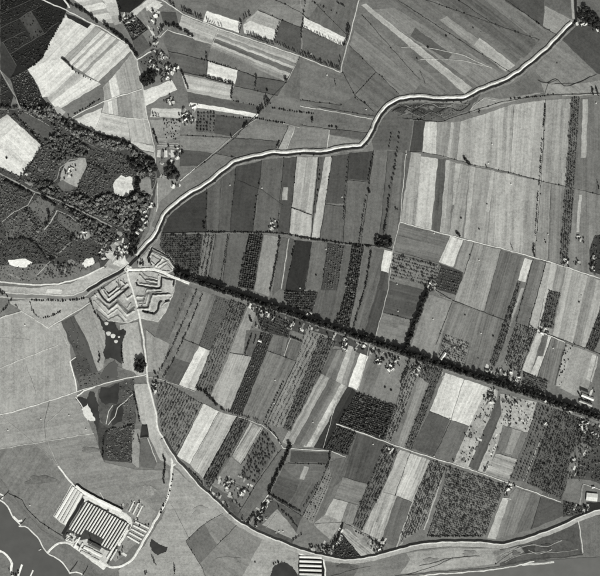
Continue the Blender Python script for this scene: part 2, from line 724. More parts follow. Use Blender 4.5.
def along(path, spacing, jit=0.25, drop=0.0, curve=False):
    if isinstance(path, str):
        path = pts(path)
    if curve:
        path = dense(path)
    out, carry = [], 0.0
    for a, b in zip(path[:-1], path[1:]):
        L = math.hypot(b[0] - a[0], b[1] - a[1])
        t = carry
        while t < L:
            q = lerp(a, b, t / L)
            if random.random() >= drop:
                out.append((q[0] + random.uniform(-jit, jit), q[1] + random.uniform(-jit, jit)))
            t += spacing * random.uniform(0.85, 1.15)
        carry = t - L
    return out


def row(path, spacing, kind, size, label, group, jit=0.25, drop=0.0, wid=0.0, curve=False):
    for p in along(path, spacing, jit, drop, curve):
        if wid:
            p = (p[0] + random.uniform(-wid, wid), p[1] + random.uniform(-wid, wid))
        tree(kind, p, size, label, group)


def grid(poly, du, dv, jit=0.15, drop=0.0, ang=None):
    """planting points in a polygon (px): rows along its longest edge"""
    if isinstance(poly, str):
        poly = pts(poly)
    if ang is None:
        ang = longest_angle(poly)
    c, s = math.cos(ang), math.sin(ang)
    P = np.array(poly)
    u = P[:, 0] * c + P[:, 1] * s
    v = -P[:, 0] * s + P[:, 1] * c
    U, Vv = np.meshgrid(np.arange(u.min() + du * 0.5, u.max(), du), np.arange(v.min() + dv * 0.5, v.max(), dv))
    U, Vv = U.ravel(), Vv.ravel()
    U = U + rng.uniform(-jit, jit, len(U)) * du
    Vv = Vv + rng.uniform(-jit, jit, len(U)) * dv
    Q = np.stack([U * c - Vv * s, U * s + Vv * c], 1)
    Q = Q[inpoly(Q, P)]
    if drop:
        Q = Q[rng.random(len(Q)) > drop]
    return Q


def orchard(poly, g, du, dv, kind, size, label, jit=0.12, drop=0.04, single=False, group=None, name='orchard', ang=None,
            floor='o'):
    if isinstance(poly, str):
        poly = pts(poly)
    if g:
        parcel(floor + str(g), poly)
    Q = grid(poly, du, dv, jit, drop, ang)
    if single:
        if '%s' not in label:
            for p in Q:
                tree(kind, tuple(p), size, label, group)
            return
        a = longest_angle(poly) if ang is None else ang
        # rows counted from the left, trees in a row from the top
        v = -Q[:, 0] * math.sin(a) + Q[:, 1] * math.cos(a)
        k = np.floor((v - v.min()) / dv + .35).astype(int)
        if np.corrcoef(k, Q[:, 0])[0, 1] < 0:
            k = k.max() - k
        for r in range(k.max() + 1):
            ids = sorted(np.where(k == r)[0], key=lambda i: Q[i, 1])
            for n, i in enumerate(ids):
                tree(kind, tuple(Q[i]), size, label % (ORD[min(n, 29)], ORD[r]), group)
    else:
        mass(name, Q, kind, size, label, 'orchard' if name == 'orchard' else name.replace('_', ' '))


# ------------------------------------------------------------------ buildings
def box_mesh(name, x0, x1, y0, y1, z0, z1, mat):
    v = [(x, y, z) for z in (z0, z1) for x, y in ((x0, y0), (x1, y0), (x1, y1), (x0, y1))]
    f = [[0, 3, 2, 1], [4, 5, 6, 7], [0, 1, 5, 4], [1, 2, 6, 5], [2, 3, 7, 6], [3, 0, 4, 7]]
    return mesh(name, v, f, mat)


HOUSE = {}


def house_meshes(L, W, H, rise, mat_i):
    key = (L, W, H, rise, mat_i)
    if key in HOUSE:
        return HOUSE[key]
    l, w = L / 2, W / 2
    wv = [(-l, -w, -0.5), (l, -w, -0.5), (l, w, -0.5), (-l, w, -0.5), (-l, -w, H), (l, -w, H), (l, w, H), (-l, w, H),
          (-l, 0, H + rise - 0.25), (l, 0, H + rise - 0.25)]
    wf = [[0, 1, 5, 4], [2, 3, 7, 6], [1, 2, 6, 9, 5], [3, 0, 4, 8, 7]]
    wall = mesh('wall', wv, wf, M_WALL)
    e, t = 0.45, 0.22
    k = rise / w
    lo = H - e * k
    rv, rf = [], []
    for sg in (-1, 1):
        b = len(rv)
        rv += [(-l - e, sg * (w + e), lo), (l + e, sg * (w + e), lo), (l + e, 0, H + rise), (-l - e, 0, H + rise),
               (-l - e, sg * (w + e), lo + t), (l + e, sg * (w + e), lo + t), (l + e, 0, H + rise + t), (-l - e, 0, H + rise + t)]
        rf += [[b + q for q in f] for f in ([0, 1, 2, 3], [7, 6, 5, 4], [0, 4, 5, 1], [1, 5, 6, 2], [3, 7, 4, 0])]
    roof = mesh('roof', rv, rf, M_ROOF[mat_i] if mat_i < 3 else M_SHED)
    ch = box_mesh('chimney', l * 0.55, l * 0.55 + 0.8, -0.4, 0.4, H + rise * 0.6, H + rise + 1.2, M_STONE)
    door = box_mesh('door', -0.6, 0.6, -w - 0.06, -w + 0.02, -0.4, 2.0, M_WOOD)
    HOUSE[key] = (wall, roof, ch, door)
    return HOUSE[key]


def house(p, L, W, ang, mi, label, group=None, H=3.4, rise=None, name='house', cat='house', chimney=True):
    """ang: direction of the ridge in the picture, degrees anticlockwise from the right"""
    x, y = wx(p)
    rise = rise if rise is not None else round(W * 0.42, 2)
    wall, roof, ch, door = house_meshes(L, W, H, rise, mi)
    o = empty(name, (x, y, float(gz([p])[0])), R(ang))
    link('wall', wall, o)
    ro = link('roof', roof, o)
    link('door', door, o)
    if chimney:
        link('chimney', ch, ro)
    return tag(o, label, cat, group)


CLUTTER = []


def hamlet(spots, label, group, base_ang=60, barn_label=None):
    """houses of one cluster: 'x,y' spots; sizes vary, ridges follow the plots; yards and garden trees between"""
    L0 = pts(spots)
    for i, p in enumerate(L0):
        if i % 2 == 0:
            n = 7
            q = [(p[0] + random.uniform(1.4, 2.9) * math.cos(6.283 * k / n) * 1.1 + .6, p[1] + random.uniform(1.2, 2.4) * math.sin(6.283 * k / n) + .5) for k in range(n)]
            parcel('r%d' % random.choice((150, 175, 200, 215)), q, name='farmyard')
    for i, p in enumerate(L0):
        big = random.random() < 0.3
        L = random.choice([13, 15, 18]) if big else random.choice([7, 9, 11])
        W = random.choice([8, 9]) if big else random.choice([5.5, 6.5])
        a = base_ang + random.choice([0, 0, 90]) + random.uniform(-10, 10)
        rank = sorted(L0, key=lambda q: q[0]).index(p)
        house(p, L, W, a, random.choice([0, 0, 1, 1, 2]), placed(label, rank, len(L0), 'left'), group, H=random.choice([2.8, 3.4]))
        for k in range(random.choice((2, 3, 4, 5, 6))):
            t = random.uniform(0, 6.283)
            r = random.uniform(1.9, 4.6)
            CLUTTER.append((p[0] + r * math.cos(t), p[1] + r * math.sin(t)))



# ================================================================== THE GROUND
gm = mesh('ground', [(-15000, -15000, 0), (15000, -15000, 0), (15000, 15000, 0), (-15000, 15000, 0)], [[0, 1, 2, 3]], LAND)
dress(gm, (alb(122), 0.08, 0.3, 0.0), 0.3)
tag(link('ground', gm), kind='structure')

# ---- upper left: heath and young plantation
for c, s in [
    ('d58', '0,-6 70,-6 66,13 50,41 43,57 27,69 10,79 0,70'), ('d66', '0,28 20,18 32,41 10,54'),
    ('d86', '20,18 31,11 44,33 33,41'), ('d54', '31,11 42,5 65,14 58,22 45,32'), ('d50', '0,-4 34,-2 0,14'),
    ('d78', '0,43 3,42 17,66 10,79 0,70'), ('d62', '10,79 27,69 34,80 42,97 24,97 16,96'),
    ('d70', '0,72 14,96 10,108 0,108'), ('d52', '14,96 42,97 48,104 40,110 22,109'),
]:
    parcel(c, s)
# bright fields inside the bend of the lane
parcel('c205', '66,15 88,28 59,57 62,60 50,70 28,69 43,58 51,40')
parcel('w222', '61,59 76,72 48,97 42,97 38,86 28,69 44,62')
parcel('r66', '66,13 91,24 88,29 68,18')
strips('59,57 92,24 133,49 98,82', ['w205', 'c148', 'w208', 'c150', 'w212', 'c172', 'w205', 'c150', 'w218', 'w212', 'c182', 'w205'],
       [5, 8, 4, 3, 5, 3, 4, 4, 6, 5, 4, 3])
strips('76,72 47,98 58,110 101,84', ['c165', 'c178', 'w218', 'w222', 'w205'], [4, 2, 4, 4, 2])
for c, s in [
    ('c165', '103,87 109,81 112,98 104,101'), ('w212', '109,81 115,74 120,95 112,98'), ('c155', '115,74 124,63 131,92 120,95'),
    ('c148', '124,63 134,50 143,89 131,92'), ('c168', '104,101 117,98 119,117 102,113'), ('w205', '108,102 112,101 113,114 109,113'),
    ('c142', '117,98 130,94 133,118 118,117'), ('c155', '130,94 143,90 147,119 133,118'), ('w205', '75,119 102,108 101,114 95,133 71,126'),
    ('c190', '102,113 127,118 130,140 95,132'), ('c165', '127,118 147,119 153,145 131,141'), ('w205', '131,141 153,146 154,152 131,147'),
    ('c155', '131,148 154,153 155,160 132,155'),
    # top edge, between the hedge and the first village
    ('c150', '70,-4 120,-4 121,22 100,19 86,8'),
]:
    parcel(c, s)
strips('72,-2 92,-8 122,22 103,24', ['w210', 'c160', 'w215', 'c150', 'w195', 'c165'], [3, 2, 3, 2, 3, 2])
strips('100,-6 117,-6 121,24 116,28', ['w205', 'c175', 'c150'])
for c, s in [
    ('d58', '117,-4 150,-4 130,13 119,12'), ('w188', '130,13 150,-2 162,2 136,17'), ('w205', '146,7 156,1 163,5 153,14'),
    ('c128', '136,15 145,7 155,28 153,36 147,27'), ('w195', '147,25 151,28 156,37 153,37'), ('d58', '122,22 135,15 148,29 133,41'),
    ('g102', '133,41 142,34 151,47 138,56'), ('g120', '121,24 130,40 137,56 134,50 116,33 108,27'), ('r110', '138,60 160,48 178,66 172,80 158,76 144,74'),
    ('w216', '143,91 172,80 177,90 160,98 145,107'), ('g125', '152,12 166,8 183,15 178,26 166,31 158,34'),
    ('g120', '160,-4 212,-4 204,21 183,14'), ('g92', '160,12 176,12 178,25 164,24'),
    ('g110', '162,38 168,31 192,38 208,45 207,60 168,51'), ('g104', '168,51 207,60 206,77 181,73 174,66'),
    ('c168', '182,15 218,29 213,45 195,40 178,27'),
]:
    parcel(c, s)
strips('218,29 299,57 286,82 210,48', ['c150', 'c172', 'c138', 'w178', 'c112', 'c168', 'c150', 'c138'], [3, 2, 3, 2, 4, 2, 2, 3])
for c, s in [
    ('w224', '207,11 241,22 239,33 203,21'), ('g118', '210,-4 244,-4 258,8 243,22 207,10'), ('g124', '244,-4 330,-4 322,26 300,27 281,19 258,8'),
    ('c158', '243,24 258,10 281,20 277,31 250,22'), ('w212', '243,25 250,21 278,31 274,40 244,33'), ('g96', '281,20 302,28 300,55 275,42'),
    ('g130', '281,19 258,8 272,-4 310,-4 304,28'), ('g112', '207,46 211,47 207,61 203,60'), ('w226', '208,61 238,70 235,84 207,77'),
    ('g104', '238,70 256,77 255,90 235,86'), ('g100', '256,77 285,82 278,96 255,90'), ('g120', '235,86 255,90 278,96 262,107 232,100'),
]:
    parcel(c, s)
strips('181,74 234,86 231,100 187,92', ['w178', 'c160', 'w182', 'c155'])
for c, s in [
    ('g102', '187,92 262,107 260,114 188,103'), ('w228', '190,102 224,108 224,112 189,106'), ('w226', '224,108 260,114 258,118 224,112'),
    ('c175', '152,108 181,108 181,118 150,117'), ('g120', '146,107 170,98 188,103 186,109 150,108'),
    ('g128', '150,119 181,119 197,112 197,134 180,140 155,145'), ('g94', '216,114 254,120 236,137 214,133'),
    ('g120', '255,119 300,128 296,126 310,100 283,96 264,107'), ('g112', '286,82 300,56 326,72 316,106 300,100 284,95'),
    ('g128', '253,122 288,128 277,142 234,137'), ('g106', '233,138 278,141 275,151 240,157 217,154'),
    ('g132', '180,135 234,138 214,153 180,150'), ('g94', '180,149 214,153 200,166 180,166'), ('g124', '179,166 200,166 209,183 190,192 178,180'),
    ('g122', '216,154 239,158 208,182 200,166'), ('g148', '288,126 295,127 285,152 277,151'), ('g130', '296,126 329,130 327,151 287,152'),
    ('g118', '318,108 380,116 371,132 329,128 300,125'), ('g104', '329,129 371,133 364,140 328,134'), ('g134', '328,134 364,141 360,147 326,150'),
    ('g120', '300,58 341,71 355,95 341,105 318,106 300,100'), ('g110', '300,100 341,105 355,95 378,112 376,118 318,108'),
    # pastures right of the long lane
    ('g112', '325,-4 360,-4 341,70 303,58 302,28'), ('g108', '304,29 340,44 338,70 302,57'),
]:
    parcel(c, s)
parcel('w226', '304,17 346,38 342,46 303,27')
parcel('g118', '361,-4 600,-8 600,20 573,20 470,95 400,96 374,110 342,71 350,38')
for c, s in [  # diagonal strips of the north-eastern pasture
    ('c126', '354,30 420,84 414,92 400,95 350,45'), ('c110', '350,46 399,95 378,108 343,73'), ('c124', '359,12 450,92 440,95 421,85 356,28'),
    ('c116', '372,-4 420,-4 520,60 505,72 395,8'), ('c130', '395,8 503,74 480,88 372,10'), ('c108', '430,-4 480,-4 540,40 524,58'),
    ('c122', '480,-4 503,-4 548,32 537,42'), ('g100', '415,28 452,54 447,60 410,36'), ('c140', '439,20 447,16 514,66 505,72'),
    ('c162', '480,38 515,65 506,72 474,45'), ('g92', '503,-4 545,-4 543,26 506,2'), ('g142', '545,6 574,21 556,34 543,25'), ('g108', '545,-4 574,-4 573,18 545,6'),
    ('c162', '361,5 366,4 472,88 465,94'), ('g112', '579,-4 606,-4 606,20 580,20'),
    ('g90', '562,40 580,22 606,24 606,76 597,73'), ('g128', '557,45 597,73 578,83 552,84 535,78 536,66'), ('g116', '500,90 536,72 545,82 566,95 520,98 505,99'),
    ('c140', '541,82 566,85 606,80 606,94 545,95'),
]:
    parcel(c, s, ang=R(-38))

# ---- between canal and the first cross hedge
for c, s in [
    ('g78', '160,234 166,220 178,206 192,197 207,188 206,232'), ('g100', '207,187 236,168 230,232 206,232'),
    ('g106', '214,184 223,178 219,232 212,232'), ('g84', '236,167 262,161 253,232 230,232'), ('g106', '262,160 284,158 277,232 254,232'),
    ('g92', '284,158 297,157 289,233 278,232'), ('c150', '283,187 288,187 287,200 282,200'), ('c160', '297,157 307,157 300,209 292,207'),
    ('c150', '307,157 313,157 306,211 300,209'), ('w172', '313,157 318,157 312,214 306,212'), ('c165', '292,208 312,215 310,240 289,234'),
    ('g104', '319,157 325,157 319,210 313,214'), ('w178', '325,157 332,157 319,240 311,239'), ('g92', '332,156 349,154 345,204 326,203'),
    ('g106', '326,204 345,206 343,244 320,240'), ('g84', '349,153 374,151 370,181 346,179'), ('g112', '346,179 370,181 362,244 343,243'),
    ('g116', '374,150 388,151 379,243 361,244'), ('g104', '388,151 397,151 386,243 379,243'), ('g117', '397,151 409,140 400,222 393,250 386,243'),
    ('g104', '374,150 371,138 380,122 392,108 410,117 408,150'),
    # right of the marsh
    ('r104', '386,112 396,104 468,101 482,93 470,110 440,121 415,120 402,117'), ('r84', '392,110 402,105 440,103 452,106 440,113 410,115'),
    ('g142', '468,113 474,103 486,97 500,99 545,92 520,99 486,109'), ('g104', '403,120 413,121 409,152 400,152'), ('g86', '414,121 425,121 422,151 410,152'),
    ('w192', '425,122 437,122 436,155 422,152'), ('c140', '437,122 451,122 447,158 436,155'), ('w172', '451,122 454,122 450,158 447,157'),
    ('c140', '454,122 461,121 457,160 450,158'), ('w165', '461,121 464,120 460,161 457,160'), ('c152', '464,120 477,116 474,165 460,161'),
    ('w175', '477,116 482,115 476,166 473,165'), ('c160', '482,115 511,105 508,172 476,166'), ('c166', '511,105 536,101 530,177 508,172'),
    ('c152', '536,101 546,100 540,180 530,177'), ('c148', '546,100 571,99 566,186 540,181'), ('c120', '581,98 606,97 606,282 566,272'),
    ('w162', '583,99 588,99 586,158 581,158'), ('g104', '403,152 411,152 405,222 396,250 400,190'),
    ('c152', '411,152 421,154 415,225 400,222'), ('w185', '421,156 438,159 432,231 415,226'), ('c105', '438,159 446,160 440,234 431,231'),
    ('w165', '446,160 450,160 444,235 440,234'), ('c142', '450,161 455,162 449,235 444,235'), ('w170', '455,163 461,164 457,205 452,205'),
    ('c148', '461,164 470,166 462,237 449,235'), ('w168', '470,166 475,167 468,239 464,238'), ('c145', '475,167 493,171 487,244 468,240'),
    ('w168', '491,170 495,171 489,212 486,211'), ('c160', '494,171 526,178 522,254 487,245'), ('c145', '526,178 541,181 535,257 522,254'),
    ('c140', '541,181 551,183 548,261 535,257'), ('c132', '551,183 567,186 561,263 548,261'), ('c130', '575,188 606,196 606,282 566,270'),
    ('w165', '579,195 582,195 579,232 576,232'), ('r78', '594,236 606,234 606,276 590,272 589,250'),
]:
    parcel(c, s)

# ---- between the cross hedge and the avenue
for c, s in [
    ('g112', '216,235 228,234 221,284 208,279'), ('g106', '229,234 249,234 238,288 222,284'), ('g138', '264,235 279,237 269,296 254,291'),
    ('g108', '281,237 289,238 281,288 272,296'), ('g100', '290,238 296,240 286,291 282,290'), ('g70', '296,240 312,242 304,291 284,294'),
    ('g116', '313,242 328,243 321,290 305,290'), ('o88', '328,243 344,245 337,290 321,290'), ('g106', '344,245 352,246 346,292 337,290'),
    ('c104', '345,290 337,325 318,318 308,312 318,290'), ('g112', '365,247 371,248 366,290 358,290'), ('c112', '372,248 384,250 378,290 364,335 352,330 366,290'),
    ('c88', '377,290 388,290 375,338 364,334'), ('w222', '384,250 393,252 388,273 381,271'), ('c96', '381,271 388,273 388,291 377,290'),
    ('c98', '389,281 424,290 411,320 383,312'), ('c126', '383,313 411,320 404,348 375,340'), ('p122', '400,223 450,236 441,264 395,251'),
    ('w208', '452,237 463,240 453,267 441,263'), ('w195', '450,236 452,237 441,263 439,262'), ('c142', '464,240 474,243 464,273 455,268'),
    ('p82', '440,264 463,272 459,296 434,288'), ('p142', '475,243 501,250 484,312 454,300 464,274'), ('p116', '501,250 523,257 504,320 484,312'),
    ('g137', '428,294 452,302 436,356 410,350'), ('p128', '454,303 479,311 466,344 444,334'), ('p124', '479,311 503,320 488,376 464,369 470,343'),
    ('w205', '525,258 532,260 525,282 518,280'), ('c118', '533,259 546,262 528,327 516,322'), ('c150', '521,288 525,288 511,325 504,345 500,345'),
    ('w165', '546,263 551,264 537,330 529,327'), ('c128', '540,262 546,263 533,308 527,306'),
]:
    parcel(c, s)
strips('551,263 538,330 590,350 606,282', ['w172', 'c142', 'w168', 'c150', 'w165', 'c138', 'c156'], [2, 3, 2, 3, 2, 3, 3])
for c, s in [
    ('w182', '537,332 543,334 530,374 522,370'), ('c112', '543,334 548,336 542,356 537,357'), ('w195', '548,336 551,337 537,378 530,374 538,356 543,356'),
    ('s124', '551,338 566,343 556,386 537,379'), ('r150', '566,343 573,346 563,386 556,386'), ('g146', '573,346 597,355 588,392 576,396 560,388'),
    ('r180', '592,355 599,357 592,382 586,379'), ('g118', '598,356 606,358 606,414 590,408'),
]:
    parcel(c, s)

# ---- below the avenue, left half
for c, s in [
    ('g104', '175,281 193,288 170,344 155,337'), ('r125', '192,288 202,292 168,380 153,374'), ('g136', '146,330 155,337 170,344 160,372 148,372'),
    ('p126', '202,291 217,296 199,345 182,337'), ('o104', '217,296 231,301 214,351 199,345'), ('c122', '182,338 199,346 190,363 173,357'),
    ('c100', '173,357 190,363 179,385 165,379'), ('w218', '199,346 206,349 187,388 179,385'), ('c180', '206,349 213,352 196,391 187,388'),
    ('g132', '249,304 258,308 250,330 244,354 230,352'), ('p154', '230,353 254,357 231,413 210,397'), ('r112', '246,330 262,332 254,357 243,354'),
    ('p76', '261,332 273,335 242,414 230,411'), ('p124', '268,351 296,361 265,426 242,414'), ('p118', '274,335 288,339 284,357 268,350'),
    ('p112', '288,339 304,344 297,362 284,357'), ('g122', '293,321 309,326 305,343 290,337'), ('r80', '253,306 292,322 288,338 262,331'),
    ('r90', '246,300 300,320 338,334 372,348 371,357 333,345 290,330 253,312'),
    ('c108', '333,349 348,352 334,386 320,372'), ('w162', '320,373 328,378 291,446 282,442'), ('c120', '328,378 334,385 302,447 291,446'),
    ('c138', '334,362 344,356 330,392 322,382'), ('r178', '349,345 357,348 344,390 313,447 303,447 334,386'), ('c140', '344,352 349,346 336,384 330,392'),
    ('c72', '344,388 356,392 324,449 312,447'), ('w230', '360,353 370,357 357,390 348,386'), ('g130', '370,350 410,358 395,405 357,391'),
    ('c122', '371,352 385,358 372,396 358,391'), ('p134', '419,377 432,382 407,449 397,445'), ('w208', '445,373 464,379 451,420 430,411'), ('w210', '464,379 488,387 469,426 451,420'),
    ('g100', '430,411 450,419 434,457 412,448'), ('g116', '451,420 469,426 453,462 435,457'), ('r162', '488,387 498,391 490,420 470,469 453,463 469,426'),
    ('c100', '498,398 506,402 478,471 468,467'), ('r158', '506,402 512,404 487,474 478,471'), ('r162', '500,393 537,402 528,433 502,425'),
    ('p124', '503,425 528,433 517,459 496,452'), ('g142', '513,426 522,430 512,455 505,453'), ('s150', '496,453 517,459 509,482 485,474'),
    ('g112', '537,402 554,408 526,482 509,480 528,434'), ('r92', '583,425 606,424 606,486 590,480 572,478 574,455'), ('g120', '575,447 584,441 592,448 577,462'),
    ('g125', '570,460 579,463 577,472 568,468'),
]:
    parcel(c, s)
# ---- below the second cross path
for c, s in [
    ('w205', '203,404 219,411 190,464 177,456'), ('p168', '219,411 237,416 203,479 190,464'), ('s158', '250,422 263,428 241,464 232,456'),
    ('g120', '231,457 241,465 230,490 215,498 208,490'), ('g115', '281,449 290,451 272,480 246,523 237,515 258,481'), ('g92', '291,451 331,453 328,463 290,462'),
    ('g114', '286,463 327,464 320,484 300,481 283,468'), ('c100', '283,468 300,481 296,492 275,484'), ('c108', '300,481 320,484 302,516 286,506 296,492'), ('g96', '275,484 296,492 286,506 270,495'), ('c150', '304,466 309,467 304,480 299,479'), ('c112', '328,462 346,457 324,513 313,524 318,488'),
    ('o130', '318,486 329,467 332,478 313,524 302,516'), ('c96', '356,433 385,443 368,484 343,477'), ('p112', '350,448 357,434 344,477 332,490'),
    ('c126', '343,477 368,484 358,505 334,498'), ('w165', '334,498 348,502 340,524 325,514'), ('c132', '348,502 358,505 353,524 341,524'),
    ('r148', '313,524 325,514 343,522 330,540'), ('s160', '341,532 346,528 377,554 362,558'), ('r70', '335,540 342,533 362,557 350,560 333,556'),
    ('w162', '400,450 410,453 395,495 379,491'), ('s172', '410,453 430,460 412,502 395,496'), ('s160', '378,491 397,496 381,541 361,532'),
    ('c112', '397,496 412,502 396,546 381,542'), ('w165', '412,502 418,494 402,544 396,547'), ('r140', '350,524 362,532 382,541 378,550 362,545'),
    ('w175', '503,497 510,501 496,539 487,538'), ('c130', '510,494 516,488 501,537 496,539'), ('p126', '516,488 531,493 515,534 499,538'),
    ('p112', '531,493 541,497 530,530 514,534'), ('g96', '541,497 563,504 563,516 530,530'), ('r88', '563,500 584,506 582,514 563,517'),
    ('g120', '582,484 606,490 606,506 584,506'), ('r66', '586,502 606,502 606,512 588,512'), ('g110', '545,488 563,492 561,503 541,497'),
    ('r100', '255,531 268,497 302,516 292,545 270,537'), ('g142', '262,525 277,509 298,534 294,540'), ('r104', '204,480 236,500 246,524 240,524 205,490'),
]:
    parcel(c, s)
# ---- flood plain and the river foreland
for c, s in [
    ('g142', '-6,320 22,311 48,328 62,322 70,345 72,372 77,391 20,410 -6,415'), ('g150', '8,302 22,311 48,328 88,304 90,298 40,300 20,300'),
    ('g134', '-6,415 20,410 77,391 78,400 94,434 -6,450'), ('g126', '-6,450 94,434 104,462 140,470 168,470 170,492 150,525 120,512 68,478 20,500 -6,460'),
    ('g118', '-6,450 35,443 67,478 90,500 64,540 42,527 20,500 -6,470'), ('g112', '-6,470 20,505 42,530 70,545 110,568 100,580 60,560 22,526 -6,500'),
    ('g140', '172,466 205,495 250,532 302,554 302,580 120,580 118,570 145,545 165,512'), ('g106', '186,541 204,524 217,545 200,564'),
    ('g122', '217,545 204,524 225,513 262,540 240,580 206,580 200,564'), ('g128', '326,560 360,563 400,553 450,546 500,549 500,566 400,576 326,580'),
    ('g150', '406,553 450,548 500,549 496,564 440,570 400,574 410,560'), ('g112', '326,562 360,565 352,580 326,580'),
    ('r96', '500,549 560,530 578,522 582,554 530,562 500,566'), ('g118', '578,520 606,514 606,556 584,556'), ('c140', '492,551 520,546 524,552 498,564'),
    ('g156', '134,384 149,384 153,400 156,416 158,430 172,456 170,466 160,460 148,434 140,420'), ('g150', '120,325 138,322 146,374 134,378 122,380 122,345'),
    # excavations left of the dike road
    ('r92', '61,322 74,316 88,342 98,372 100,380 80,388 74,372 71,360 76,356'), ('g138', '74,316 92,303 104,326 106,345 103,368 98,372 88,342'),
    ('r108', '80,376 98,372 120,378 100,386 78,391'), ('g112', '116,366 134,372 138,378 120,381'), ('r98', '98,390 120,382 134,378 136,424 106,430 100,420 98,405'),
    ('r84', '108,431 135,424 132,463 103,460'), ('g98', '139,440 148,438 157,464 154,469 140,467'), ('r60', '142,424 147,424 149,437 140,438'),
    ('r140', '132,430 140,428 139,468 132,463'), ('r88', '96,420 108,428 104,462 99,450'),
    # foot of the hill
    ('g168', '100,269 118,259 125,266 104,280 78,294 60,297 30,297 -6,292 -6,285 30,288 70,284'), ('w205', '47,289 62,290 61,294 46,293'),
]:
    parcel(c, s)
# ---- the wooded hill
HILL0 = len(PARCELS)
parcel('d88', '-6,108 22,110 48,104 72,122 96,133 130,142 156,160 160,175 150,215 140,240 128,258 104,268 70,280 30,284 -6,281')
for c, s in [
    ('w222', '7,114 42,146 34,158 22,177 -6,164 -6,126'), ('c195', '-6,124 7,114 18,124 -6,144'), ('g100', '17,116 26,113 53,129 47,141'),
    ('r150', '42,110 58,106 66,112 60,118 46,116'), ('g150', '61,172 66,163 85,158 87,165 77,187 60,181'), ('r110', '57,184 62,180 76,187 72,192 62,190'),
    ('d92', '88,164 108,173 104,192 90,201 77,192'), ('w216', '113,184 115,180 118,178 121,175 126,177 130,176 133,178 132,184 134,190 130,190 127,197 120,196 112,194 114,190'), ('g138', '138,181 150,175 153,196 141,191'),
    ('d96', '-6,176 33,194 3,222 -6,218'), ('d116', '40,196 55,206 46,226 28,206'), ('d108', '5,223 28,208 48,230 45,244 28,238 8,239'),
    ('d110', '58,212 83,228 76,237 57,221'), ('d90', '55,222 74,237 66,246 49,261 40,244'), ('r150', '80,232 88,229 92,237 84,240 77,237'),
    ('d122', '-6,266 100,262 100,270 70,281 30,284 -6,281'), 
    ('g140', '150,120 181,119 180,135 166,142 155,140'), ('g150', '104,266 112,256 124,262 118,270'), ('r140', '110,244 122,240 126,260 112,258'),
    ('g135', '157,178 180,177 176,186 160,202 152,226 158,230 150,240 140,252 134,250 148,232 154,210'),
]:
    parcel(c, s)
strips('157,143 178,143 178,150 157,150', ['g150', 'g120', 'g165', 'g125', 'g150', 'g120'])
strips('157,150 157,157 178,157 178,150', ['w190', 'g125', 'w195', 'g115', 'w185', 'g100'])

parcel('w235', blob(88.5, 262.5, 6, 4.6, -.4))
parcel('w242', blob(20, 263, 12, 4.2, .08))
for cx, cy, rx, ry, g in ((54, 150, 4, 2, 150), (66, 142, 3, 1.5, 140), (40, 170, 4, 2, 130), (30, 184, 5, 1.5, 135), (102, 160, 5, 2, 125), (94, 222, 4, 1.5, 140), (110, 212, 4, 2, 120),
                          (72, 262, 5, 2, 130), (64, 270, 6, 2, 140), (50, 272, 5, 2, 120), (36, 276, 6, 1.5, 130), (126, 228, 4, 3, 130), (120, 234, 3, 2, 140), (100, 240, 4, 1.5, 135), (14, 276, 6, 1.2, 140)):
    parcel('r%d' % g, blob(cx, cy, rx, ry, .4), name='clearing')
strips('320,373 282,442 324,449 356,391', ['c152', 'c134', 'c148', 'c108', 'c124', 'c132', 'r186', 'r150', 'c78', 'c70'], [3, 2, 3, 4, 3, 2, 3, 2, 4, 3])
strips('333,350 320,373 346,386 357,349', ['c108', 'c128', 'c118', 'r168', 'c140'])
parcel('r212', '118,256 124,258 128,262 132,268 127,274 122,268 113,264', name='junction')
parcel('r170', blob(112, 256, 7, 4, .3), name='farmyard')


# kitchen gardens and small plots round the farms
def gardens(poly, n, ang=-64, lo=100, hi=205):
    poly = np.array(pts(poly))
    x0, y0 = poly.min(0)
    x1, y1 = poly.max(0)
    made, tries = 0, 0
    while made < n and tries < n * 40:
        tries += 1
        c = (random.uniform(x0, x1), random.uniform(y0, y1))
        if not inpoly(np.array([c]), poly)[0]:
            continue
        L, W = random.uniform(2.0, 6.5) / 2, random.uniform(1.0, 2.6) / 2
        a = R(ang + random.choice((0, 0, 0, 90)) + random.uniform(-6, 6))
        u, v = (math.cos(a), math.sin(a)), (-math.sin(a), math.cos(a))
        q = [(c[0] + s * L * u[0] + t * W * v[0], c[1] + s * L * u[1] + t * W * v[1]) for s, t in ((-1, -1), (1, -1), (1, 1), (-1, 1))]
        parcel('%s%d' % (random.choice('rcs'), random.randint(lo, hi)), q, name='garden_plot')
        made += 1
        for k in range(random.choice((0, 1, 1, 2))):
            GARDEN_TREES.append((c[0] + random.uniform(-3, 3), c[1] + random.uniform(-2.5, 2.5)))


